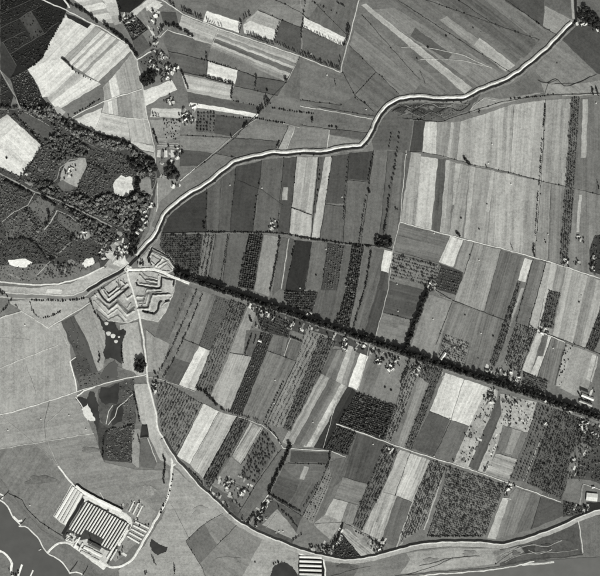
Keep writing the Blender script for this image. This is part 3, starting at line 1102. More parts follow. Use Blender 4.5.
GARDEN_TREES = []
for s, n in [('246,303 300,322 300,328 252,313', 16), ('300,322 372,348 370,355 300,330', 22), ('372,348 410,360 408,366 372,356', 8), ('410,362 450,374 446,378 410,368', 10),
             ('486,366 540,386 538,394 486,378', 22), ('500,394 560,412 556,416 500,400', 16), ('206,482 236,498 246,520 240,524 226,510 210,495', 18), ('216,478 240,474 252,486 240,500 222,494', 14),
             ('246,524 262,500 274,506 258,531', 10), ('304,546 335,540 335,556 310,551', 14), ('140,62 160,50 178,66 170,80 158,77', 20), ('100,246 124,238 126,258 104,263', 16), ('574,418 602,424 600,440 578,436', 14),
             ('489,389 498,392 490,420 472,466 455,462 470,427', 26), ('502,394 536,403 528,431 504,424', 18), ('507,403 512,405 487,473 479,470', 14), ('180,108 196,110 196,124 182,124', 10),
             ('156,144 180,143 180,186 160,180', 16), ('134,208 154,200 152,226 140,238 134,236', 14), ('150,10 160,8 162,46 152,46', 8), ('122,14 136,12 134,22 124,22', 6), ('370,540 386,540 384,551 366,549', 8),
             ('578,502 588,500 588,513 570,515', 8), ('336,530 342,524 346,528 338,546', 5), ('582,386 598,390 596,408 578,404', 6), ('538,326 550,330 546,336 536,332', 5), ('153,376 162,380 160,392 154,392', 6),
             ('118,500 134,494 150,506 150,526 134,545 118,560 112,556 128,530', 22), ('562,430 606,440 606,480 575,474', 10), ('425,280 437,282 437,292 426,291', 5)]:
    gardens(s, n)
for cx, cy, rx, ry, g in ((530, 549, 7, 3.5, 78), (547, 546, 6, 2.5, 84), (516, 553, 5, 2, 110), (562, 541, 5, 2, 100), (428, 108, 6, 2.5, 120), (450, 106, 7, 2, 118), (408, 111, 4, 2, 116), (436, 115, 5, 1.6, 92),
                          (470, 553, 8, 2.5, 135), (345, 566, 7, 2.5, 100), (430, 560, 7, 2, 140), (90, 450, 8, 3, 122), (40, 480, 12, 5, 118), (200, 510, 8, 4, 138), (150, 490, 7, 4, 150), (230, 560, 10, 4, 132)):
    parcel('r%d' % g, blob(cx, cy, rx, ry, random.uniform(-.3, .3), 30, .3), name='rough_patch')

# ================================================================== WATER, DIKES, ROADS
DIKE_NE = ('136,255 139,251 148,242 155.5,232.8 159.5,222.8 164,213.5 171.7,206 181.7,198 190,192 200,187 210,180.5 220,171.6 231.7,162.5 238,159.3 '
           '258,155 271.7,152 286.7,152 300,150.5 316.7,150.8 326.7,149.8 338,147.5 348.5,146 360,145 364,141.5 370,132 375.8,119.5 381.7,110 '
           '390,102.5 400,98 420,96 433,97 450,97.6 463,97 471.5,93 483,87.3 500,81 510,75.8 518,71 526.5,64.5 541.5,52 556.5,37 571,22.5')
look_road = (alb(224), 0.15, 0.3, 0.0)
look_bank = (alb(120), 0.1, 0.35, 0.0)
sweep('dike', DIKE_NE, [(-2.2, -0.3), (-1.7, 3.6), (-1.4, 4.0)], LAND, look_bank, jit=0.5, wave=.12)
sweep('dike', DIKE_NE, [(-1.5, 3.98), (0.2, 4.05)], LAND, (alb(152), 0.4, 0.8, 0.0), jit=0.4)
sweep('dike_road', DIKE_NE, [(-0.25, 4.1), (0.55, 3.9), (1.1, 2.0)], LAND, look_road, jit=0.5, wave=.16)
sweep('canal_bank', DIKE_NE, [(0.9, 2.0), (1.65, 0.8)], LAND, (alb(160), 0.1, 0.8, 0), jit=0.6, wave=.1)
sweep('canal', DIKE_NE, [(1.4, 0.95), (4.3, 0.95)], M_WATER)
sweep('canal_bank', DIKE_NE, [(3.8, 0.8), (4.2, 1.5), (5.2, 1.2), (5.9, -0.3)], LAND, (alb(128), 0.1, 0.7, 0), jit=0.9, wave=.2)
SHORE = [(q[0] + n[0] * 4.3, q[1] - n[1] * 4.3) for q, n in zip(dense(pts(DIKE_NE)), normals([wx(q) for q in dense(pts(DIKE_NE))]))]
sweep('canal', '139.5,255 133,261.5 128,266.5 122,270.2 112,276 100,283 90,289.5 84,293', [(-1.5, 0.95), (1.5, 0.95)], M_WATER)
sweep('canal', '87,291 80,295 71,298 50,297 17,295.5 -6,294', [(-1.8, 0.96), (1.8, 0.96)], M_WATER_PALE)
sweep('canal', '126,268 112,276.5 100,283 88,290.5 80,295 71,298 50,297 17,295.5 -6,294', [(1.6, 0.9), (2.1, 1.6), (2.8, 1.6), (3.4, -0.2)], LAND, (alb(185), 0.1, 0.2, 0)).name = 'canal_bank'
sweep('canal_bank', '126,268 112,276.5 100,283 88,290.5 80,295 71,298 50,297 17,295.5 -6,294', [(-3.4, -0.2), (-2.6, 1.4), (-1.9, 1.4), (-1.5, 0.9)], LAND, (alb(150), 0.1, 0.3, 0))
sweep('canal', '573,24 576.5,20 576,12 575,0 574.5,-8', [(-1.3, 0.95), (1.3, 0.95)], M_WATER)
sweep('dike', '574,19 573,12 572,0 571.5,-8', [(-1.6, -0.2), (-0.6, 1.6), (0.4, 1.6), (1.2, 0.5)], LAND, (alb(150), 0.1, 0.3, 0))

LOWER = ('163,438 172,453 180,464 193,478.5 200,487 213,498 225,510 238,521 247,526.5 255,531 270,537.5 290,545.5 300,549.5 310,552.5 322,555.5 333,558 '
         '345,559.6 358,559.2 372,556.7 387,552.5 400,549 417,545 433,543 450,542 483,542.5 500,544.5 517,541 533,536 558,527 578,517.5 595,511 608,509')
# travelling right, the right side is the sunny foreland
sweep('dike', LOWER, [(-3.3, -0.3), (-0.9, 5.2), (-0.6, 5.3)], LAND, (alb(88), 0.12, 0.3, 0.0))  # shade of the far slope painted in as a darker colour
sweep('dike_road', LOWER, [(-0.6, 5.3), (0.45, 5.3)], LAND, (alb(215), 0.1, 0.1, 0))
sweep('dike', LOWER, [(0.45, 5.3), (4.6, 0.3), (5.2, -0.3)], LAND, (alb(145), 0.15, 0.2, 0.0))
ROAD_S = '127,270 129,279 133,291 137.5,308 141,326 144,343 146,363 148,381 149,386 152,397 156,414 157.5,427 163,438'
sweep('road', ROAD_S, [(-1.1, -0.3), (-0.75, 2.9), (0.75, 2.9), (1.1, -0.3)], LAND, (alb(222), 0.1, 0.12, 0))
ROAD_W = '172,454 172,466 171,480 167,498 158,515 147,535 138,550 132,559.5 122,565.5 110,566.5 100,561 80,548 70,543.5 62,542.5 55,545 48,552'
sweep('road', ROAD_W, [(-1.5, -0.3), (-0.8, 2.0), (0.8, 2.0), (1.5, -0.3)], LAND, (alb(218), 0.1, 0.12, 0))
sweep('road', '172,465 176,463.5 181,465', [(-1.2, -0.3), (-0.8, 2.2), (0.8, 2.2), (1.2, -0.3)], LAND, (alb(215), 0.1, 0.12, 0))

# river in the lower left corner, its sandy edges, and its far reach at the lower right
RIVER = pts('-6,497 1,501 8,507 13,517 21,525 28,528 37,537 47.5,552.5 57,558 67,568 70,573 72,582 14,582 12,566 9,558 -6,548')
slab('river', RIVER, 0.92, M_RIVER)
slab('river', pts('395,582 440,574 480,570.5 510,567 532,562 560,559 590,557.5 608,556 608,600 390,600'), 0.92, M_RIVER_PALE)
line('river_shore', '-6,497 1,501 8,507 13,517 21,525', 1.3, 232, 1.1, True)
line('river_shore', '19,526 28,528 37,537 47.5,552.5 57,558 67,568 70,574', 1.2, 222, 1.1, True)
line('river_shore', '70,573 76,572.5 82,574 84,580', 1.3, 232, 1.1, True)
line('river_shore', '-6,548 4,553 9,558 12,564 11,572 14,580', 2.2, 240, 1.1, True, 1.0)
line('sand_spit', '13,516 18,521 22,520', 2.0, 236, 1.1, True, 0.8)
line('sand_spit', '18,578 20,570 22,565', 2.0, 245, 1.1, True, 1.0)
line('sand_spit', '28,582 31,575 33,570', 1.6, 245, 1.1, True, 0.8)
line('sand_spit', '-2,493 3,495 2,499', 1.8, 228, 1.1, True, 0.6)
for s in ('20,524 26,518', '-2,500 9,491', '70,572 78,561', '82,577 88,566'):
    line('groyne', s, 0.7, 60, 1.2)
line('river_shore', '395,576 440,571.5 480,568.5 500,566 533,559.5 560,557.5 583,555', 0.9, 90, 1.15, True)
line('river_shore', '398,579 440,574 480,571 515,566 534,561.5', 1.2, 215, 1.1, True, 0.8)
line('sand_bar', '522,565 540,563.5 554,562', 1.8, 205, 1.1, True, 0.6)

# ponds and excavations
for name, s, m in [
    ('pond', '95,311 99,318 104,322 108,320 115,321 117,327 119,331 123,328 126,331 123,340 122,350 122,364 117,360 110,357 105,360 103,352 106,345 105,334 100,322', M_POND),
    ('pond', '76,399 80,397 86,399 90,391 95,393 98,405 99.5,420 98,432 95,424 92,414 82,408', M_POND),
    ('pond', '101,388 110,387 119,383 119,396 117,405 112,403 105,405 101,402 99,394', M_POND),
    ('pond', '113,406 122,403 124,412 121,422 113,425 110,420', M_POND), ('pond', '105,432 107,433 104,444 102,443', M_POND),
    ('pond', '152,539 158,544 168,547.5 167,551 158,555 153,552 150,545', M_POND), ('pond', '272,570 275,565 285,562 293,567 298,576 298,584 268,584', M_POND),
    ('pond', '142,425 146,425 148,434 141,436', M_POND),
]:
    slab(name, ragged(pts(s)), 0.94, m)
slab('sandbank', ragged(pts('82,409 88,404 92,414 96,420 91,421 85,417'), .8), 0.97, M_SAND)
slab('shallow_water', ragged(pts('104,368 115,360 118,365 117,376 106,381 100,377')), 0.93, M_RIVER)
slab('shallow_water', ragged(pts('62,323 73,318 86,343 97,371 93,374 84,352 72,340')), 0.93, M_RIVER)

# ditches (dark) and tracks (pale)
SCRUB = []
for s, w in [
    ('181,72 206,77 207,61', .5), ('168,51 208,61', .7),
    ('208,61 238,70 256,77 286,82', .8), ('235,86 278,96', .6), ('300,57 286,82 262,108 236,137 200,166 180,180', .5), ('206,78 232,84', 1.2),
    ('258,10 281,20 302,28', .7), ('272,-2 300,12 310,20', .6), ('310,-2 350,38', .5), ('342,71 355,95 374,112', .7), ('355,95 376,72', .6),
    ('350,46 399,94', .5), ('362,15 420,80', .5), ('394,-2 510,72', .6), ('420,-2 540,40', .5), ('503,-2 545,28 556,34', .6), ('420,70 425,84', .5),
    ('455,-2 500,28', .5), ('300,100 341,105', .5), ('318,107 380,117', .6), ('300,125 329,129 371,133', .5),
    ('180,135 234,138 278,141', .5), ('216,154 239,158', .5), ('288,127 277,151', .7), ('207,188 206,231', .5), ('236,168 230,231', .5), ('262,161 253,231', .5),
    ('284,158 277,231', .5), ('297,157 289,233', .7), ('319,157 311,240', .9), ('332,157 320,240', .6), ('349,154 343,243', .6), ('292,208 312,215', .8),
    ('326,204 346,207', .5), ('237,180 262,190 283,205', .35), ('221,178 219,231', .3), ('346,180 370,182', .5), ('374,150 361,243', .5), ('388,151 379,243', .45),
    ('402,118 440,122 470,112 500,102 545,95 606,93', .7), ('402,152 422,152 447,157 474,165 508,172 541,181 606,196', .5), ('546,99 541,181 535,257', .5),
    ('551,183 548,261', .4), ('514,105 510,172', .25), ('535,258 546,262', .5), ('160,233 207,232 254,232 289,234 320,240 345,243 380,246 393,250', 1.0),
    ('216,235 208,279', .5), ('229,234 222,284', .5), ('296,240 285,292', .5), ('312,242 305,290', .5), ('328,244 321,290', .5), ('344,245 337,290', .5),
    ('372,248 364,290 352,330', .6), ('383,312 411,320', .5), ('434,289 454,301 484,312 504,320', .7), ('452,302 436,345', .6), ('464,274 474,243', .5),
    ('484,312 501,250', .35), ('546,263 528,327', .7), ('533,259 516,322', .6), ('534,330 560,339 606,356', .7), ('551,338 537,378', .4), ('566,343 555,385', .5),
    ('597,355 588,390', .4), ('182,338 213,351', .5), ('230,353 254,357', .6), ('268,351 296,361', .5), ('217,296 199,345', .4), ('242,414 273,335', .4),
    ('296,362 265,425', .5), ('288,339 284,357', .4), ('395,495 412,502', .5), ('410,453 395,495', .5), ('343,477 368,484', .4), ('334,498 358,505', .4),
    ('385,443 353,524', .5), ('313,524 343,522 362,532 382,541', .4), ('503,425 528,433', .4), ('496,453 517,459', .3), ('541,497 531,530', .4),
    ('0,415 33,442 52,459', .3), ('186,541 204,524 225,512', .6), ('186,541 200,564 208,580', .5), ('217,545 240,522', .6), ('172,505 190,540', .3),
    ('406,575 440,564 452,558 470,557', .6), ('496,564 520,546', .5), ('326,578 350,570 370,566', .4), ('8,493 22,500 28,510 40,522 62,536', .9),
    ('50,400 44,424 46,440', .3), ('25,362 36,392', .3), ('71,318 76,330', .4), ('451,420 469,426', .3), ('430,411 451,420', .4), ('464,379 451,420 434,457', .4),
    ('395,251 441,264', .3), ('146,330 155,337', .4), ('541,82 552,84 578,83 597,74', .4), ('545,94 548,83 558,80', .5), ('281,449 258,481 238,514', .5),
    ('302,516 318,488 328,464', .5), ('288,463 327,464', .6), ('270,495 302,516', .6), ('190,464 219,411', .4), ('177,456 203,404', .4), ('203,479 237,416', .6),
    ('250,422 232,456', .4), ('262,428 241,465', .5), ('133,41 137,57', .4), ('88,164 77,192', .6), ('49,262 40,244', .6), ('58,212 57,221 74,237', .6),
]:
    line('ditch', s, w * .62, 62, jit=.45)
    if w >= .5:
        SCRUB.extend(along(s, 2.6, .4, .72))
for s, w, g in [
    ('0,28 20,18 31,11 42,5', .6, 98), ('10,54 32,41 45,33 58,22', .7, 100), ('0,42 3,42 25,31', .6, 104), ('0,14 34,-2', .6, 92), ('20,18 33,41', .5, 92), ('3,42 17,66', .7, 104), ('31,11 44,33', .5, 90),
    ('0,70 16,97 20,108', .9, 165), ('16,96 27,70', .3, 95), ('10,79 27,70', .5, 110), ('36,-3 66,10 91,23', 1.3, 205), ('62,-3 70,8', 1.8, 215),
    ('72,117 90,108 104,101 143,89', .9, 215), ('95,131 102,113 127,118 147,119', .6, 205), ('128,45 137,60 141,80 143,90 146,110 150,128 154,146 156,165', 1.2, 200),
    ('91,23 104,29 128,45', 1.4, 205), ('137,60 152,51', 1.2, 215), ('152,36 160,37 167,30 192,38', .9, 200), ('158,-3 183,14 218,28 299,56', 1.1, 205),
    ('299,56 340,72 342,71', .9, 200), ('341,72 343,60 349,38 360,-3', 1.1, 195), ('219,29 212,46', .6, 195), ('299,58 288,80', .5, 185), ('300,106 340,113 373,119', .8, 190),
    ('300,-3 303,18 301,55', .4, 160), ('329,130 327,149', .9, 205), ('295,127 287,149', .9, 190), ('278,122 300,128', .4, 185), ('180,181 190,173 196,168', .9, 215),
    ('196,168 240,130 258,118', .6, 165), ('401,47 425,47 460,54 489,67', .55, 190), ('418,60 440,59 465,61 489,67', .5, 185), ('489,67 492,68', .6, 190),
    ('562,96 600,94', .6, 185), ('400,222 447,235 500,248 553,263 606,280', 1.0, 215), ('406,150 400,222 393,250 388,290 375,339', .8, 180),
    ('289,238 281,289', .7, 190), ('431,287 424,300', .8, 180), ('452,300 440,296 434,289', .5, 150), ('336,424 356,431 383,441 400,447 430,457 460,466 480,473 500,480 520,487 561,502', 1.0, 215),
    ('270,431 276,437 283,448 300,449 331,451 346,457', .9, 210), ('204,404 222,413 240,417 262,425 270,431', .7, 185), ('145,376 160,379 180,386 195,392', .5, 180),
    ('291,337 284,356', .7, 205), ('540,441 523,481', .8, 180), ('441,480 424,530', 1.6, 165), ('371,340 358,390', .6, 190), ('399,404 392,432', .7, 185),
    ('337,400 323,448', .5, 200), ('-6,416 17,411 33,406 58,398 78,391 100,385 122,379 134,377 147,374', 1.0, 222), ('-6,450 35,443 60,439 94,433', .6, 195),
    ('0,415 33,442 52,458 58,466', .5, 160), ('63,409 48,422 46,436 50,447 58,465', .7, 165), ('58,466 66,476 75,487 85,495 100,502 122,512 130,519', 1.9, 225),
    ('-6,371 20,360 58,345', .7, 200), ('-6,337 30,340', .4, 175), ('-6,320 22,311 48,328 62,320 90,303 97,298', 1.1, 205), ('70,361 76,357', .9, 225), ('70,361 74,376 77,391', 1.4, 225),
    ('76,397 83,408 88,420', .9, 230), ('77,396 84,391 95,387', 1.4, 235), ('58,326 68,345', .9, 170), ('106,424 109,411 113,405', .8, 205), ('108,425 115,417 117,408 124,402 133,394', .8, 200),
    ('-6,172 0,174 35,192 60,201 85,213 112,227', 1.5, 150), ('35,193 28,205 14,212 2,222', .9, 160), ('57,210 51,222 44,230', 1.3, 165), ('57,210 70,216 82,226', .9, 150), ('2,222 6,231 8,240', .7, 130), ('37,275 53,258 64,249 71,242', .8, 155), ('-6,281 10,283 33,285 58,284 75,280 88,275 104,267', 1.6, 222),
    ('85,158 70,160 60,168 57,178 48,188 40,190', .9, 150), ('123,238 122,248 124,256 127,266', 1.5, 225), ('-6,109 22,110', 1.0, 130), ('25,112 50,126', .8, 150),
    ('57,116 72,134 104,152 150,170', .5, 130), ('157,183 158,202 156,212', .8, 205), ('156,165 156,180 150,200 148,215 142,228', .7, 150),
    ('578,519 580,530 583,553', 1.0, 205), ('583,484 606,491', .7, 190), ('583,485 580,505', 2.0, 150), ('120,430 135,424', .5, 150), ('148,438 153,452 157,462', .9, 190),
    ('100,492 104,500', .6, 200), ('556,496 560,486 552,484 548,496', .6, 160), ('168,494 164,512', .5, 160), ('536,330 566,343', .9, 200), ('244,523 250,518', 1.2, 210),
    ('262,503 270,493', 1.3, 215), ('266,528 276,514', .5, 165), ('330,558 334,545', .8, 190), ('378,553 380,545', .8, 200), ('511,499 503,498', .6, 215),
]:
    line('track' if w < 1.0 else 'lane', s, w * .85, g - 6, 1.25, jit=.4)

# ------------------------------------------------------------------ the bridgehead earthworks
fort = empty('earthwork_fort', (wx((132, 288))[0], wx((132, 288))[1], 0.8))
tag(fort, 'zigzag earthwork fort with dark moats beside the canal bridge', 'fort')
FZ = Vector((wx((132, 288))[0], wx((132, 288))[1], 0))


def fort_part(name, path, prof, look=None, mat=None, curve=False):
    o = sweep(name, path, prof, mat or LAND, look, curve, None, 0.0, None)
    o.parent = fort
    o.location = (-FZ.x, -FZ.y, -0.8)
    return o


RIDGES = []


def rampart(path, w, h):
    RIDGES.append((pts(path), w, h))


MOATS = []


def moat(path, w):
    MOATS.append((pts(path), w))
    fort_part('moat', path, [(-w / 2, 0.98), (w / 2, 0.98)], None, M_WATER)


moat('98,290 103,298 107,302 110,302.3 115,298.5 129,287', 1.9)
moat('136,282 137,285 150,287.3 159,288.3 161,286.5 161.5,277 170,279 174,280 173.3,285.5', 1.9)
moat('150,262 147.5,258 152,248 160,252 169,257 173,263 176,268', 1.9)
moat('143,311 147,312 154,313.5 157.5,310 159.5,302 161.5,300.5', 2.2)
moat('164.5,301 169,300.3', 2.4)
for s, w, h in [
    ('101,288 108,299 121,289.5 127,284', 1.3, 7), ('104,289 109,295 119,287 117,283', 1.1, 9), ('95,295 109,311 117.5,304 127,315 134,311', 1.3, 6),
    ('94,301 108,315.5 117.5,309 126,319', .9, 4), ('113,301 117,299 127,309 131,303', .9, 4), ('121,281 126,285', 1.0, 6), ('123,292 127,299 132,295', 1.2, 6),
    ('138,281 139,284 158,286 159,276', 1.2, 7), ('140,275 145,280 157,282', 1.0, 8), ('141,272 148,277 157,279', .7, 5), ('137,297 145,297 147,290 160,289.5', 1.2, 6),
    ('138,309 149,309 153,295.5 170,294.5', 1.3, 7), ('140,304 146,304 149,292.5 162,292', .8, 4), ('162,306 172,297 175,290', .8, 3),
    ('150,250 151,251 168,259 174,267', 1.0, 6), ('149.5,257 153,252 163,258 156,266 151,262', 1.1, 8), ('158,267 166,262 172,268', .9, 5), ('163,271 172,272', .8, 5),
]:
    rampart(s, w * .88, .6 + h * .66)
for s, w, g in [('97,298 109,308 117.5,300.5 128,311.5 134,307', 1.3, 118), ('104,290 109,297.5 121,288', .7, 120), ('107,291 109.5,293.5 116,288', .6, 110), ('120,284 121,290 126,288', .8, 125),
                ('137,300.5 143,300.5 146.5,293.5 160,291.5', 1.2, 122), ('139,306.8 147.5,306.8 151,294.3 168,293', 1.0, 118), ('142,277 147,281.5 157,284', .8, 120), ('143,273.5 149,278 157,280.5', .7, 105),
                ('152,255 161,260 154,266', .7, 115), ('160,268.5 167,263.5 172,269.5', .6, 120), ('152,251.5 168,261', .7, 110), ('118,279 119,287', .8, 130), ('123,278 125,284', .7, 135),
                ('96,309 108,319 118,314.5 124,321', .8, 125)]:
    rampart(s, w * .95, -1.9)


def fort_relief():
    """old earth ramparts as one worn, grassed-over ground surface"""
    step = 0.36
    xs = np.arange(89, 180, step)
    ys = np.arange(243, 338, step)
    X, Y = np.meshgrid(xs, ys)
    P = np.stack([X.ravel(), Y.ravel()], 1)
    wob = 0.16 * np.stack([np.sin(P[:, 1] * 1.1 + np.sin(P[:, 0] * .9)), np.sin(P[:, 0] * 1.2 + np.sin(P[:, 1] * .8))], 1)
    Q = P + wob
    up, dn = np.zeros(len(P)), np.zeros(len(P))
    for path, w, h in RIDGES:
        d = np.full(len(P), 1e9)
        for a, b in zip(path[:-1], path[1:]):
            a, b = np.array(a), np.array(b)
            t = np.clip(((Q - a) @ (b - a)) / ((b - a) @ (b - a)), 0, 1)
            d = np.minimum(d, np.hypot(*(Q - a - t[:, None] * (b - a)).T))
        f = np.clip(1 - d / (w * 1.15), 0, 1)
        f = np.clip(f * 1.45, 0, 1)
        f = f * f * (3 - 2 * f)
        if h > 0:
            up = np.maximum(up, f * h)
        else:
            dn = np.minimum(dn, f * h)
    z = 2.0 + up + dn + 0.25 * np.sin(P[:, 0] * .7) * np.sin(P[:, 1] * .6) + rng.normal(0, .10, len(P))
    inside = np.zeros(len(P), bool)
    for s in ('91,297 118,277 125,273 128,272 151,271 161,274 176,280 174,292 166,312 158,322 147,320 140,318 127,323 108,321 93,307',
              '138,259 142,256 151,246 170,255 178,268 168,273 150,267 138,267'):
        inside |= inpoly(Q, pts(s))
    for path, w in MOATS:
        for a, b in zip(path[:-1], path[1:]):
            a, b = np.array(a), np.array(b)
            t = np.clip(((Q - a) @ (b - a)) / ((b - a) @ (b - a)), 0, 1)
            d = np.hypot(*(Q - a - t[:, None] * (b - a)).T)
            z = np.where(d < w * .5 + .15, 0.2, z)
    z = np.where(inside, z, -0.6)
    nx, ny = len(xs), len(ys)
    V = np.stack([(P[:, 0] - CX) * S - FZ.x, (CY - P[:, 1]) * S - FZ.y, z - 0.8], 1)
    idx = np.arange(nx * ny).reshape(ny, nx)
    F = np.stack([idx[:-1, :-1], idx[1:, :-1], idx[1:, 1:], idx[:-1, 1:]], 2).reshape(-1, 4)
    keep = inside[F].any(1)
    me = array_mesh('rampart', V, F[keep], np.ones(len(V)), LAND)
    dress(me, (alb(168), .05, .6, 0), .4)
    tone = np.where(dn < -.6, alb(122), np.where(up > 2.0, alb(186), alb(165)))      # shade painted into the ditches, sunlight into the crests
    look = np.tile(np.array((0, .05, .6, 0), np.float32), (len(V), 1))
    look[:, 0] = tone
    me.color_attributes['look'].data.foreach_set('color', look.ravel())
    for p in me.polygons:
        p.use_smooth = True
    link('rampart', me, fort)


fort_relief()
sweep('road', '127,269 134,270 150,268.7 158,270.5 166,273.5 174,277 190,283.5', [(-1.6, -.3), (-1.0, 3.2), (1.0, 3.2), (1.6, -.3)], LAND, (alb(230), .1, .1, 0))
sweep('road', '174,277 240,298.5 300,319.5 400,355 493,385 560,409 606,424', [(-0.9, -.3), (-0.6, 1.5), (0.6, 1.5), (0.9, -.3)], LAND, (alb(125), .1, .2, 0))
# bridge over the canal
br = empty('bridge', (wx((127, 268))[0], wx((127, 268))[1], 0), R(-35))
tag(br, 'short pale stone road bridge across the dark canal at the road junction', 'bridge')
link('deck', box_mesh('deck', -5.5, 5.5, -13, 13, 1.2, 2.9, M_STONE), br)
for sx in (-1, 1):
    link('parapet', box_mesh('parapet', sx * 5.9 - .35, sx * 5.9 + .35, -13, 13, 1.2, 3.9, M_STONE), br)

# creeks and worn patches in the marsh and on the foreland
for s, w, g in [('392,112 402,107 412,112 424,106 436,113 448,107 460,111 470,104', .5, 60), ('398,116 410,113 420,117 432,112 444,117 456,111', .5, 128), ('404,105 414,108 428,103 442,108 456,103 468,105', .5, 140),
                ('414,104 413,118', .35, 60), ('414,108 426,116', .35, 62), ('470,110 476,104 484,99 496,101', .5, 175), ('538,80 546,83 556,79 564,86 574,84 590,77', .5, 70),
                ('500,557 516,549 532,545 548,546 562,540', .7, 150), ('505,562 520,555 540,552 560,552 578,549', .6, 140), ('528,550 540,554 552,549', .5, 160), ('420,566 436,562 452,558 480,556', .5, 95)]:
    line('creek' if g < 100 else 'track', s, w, g, 1.3, True, .6)

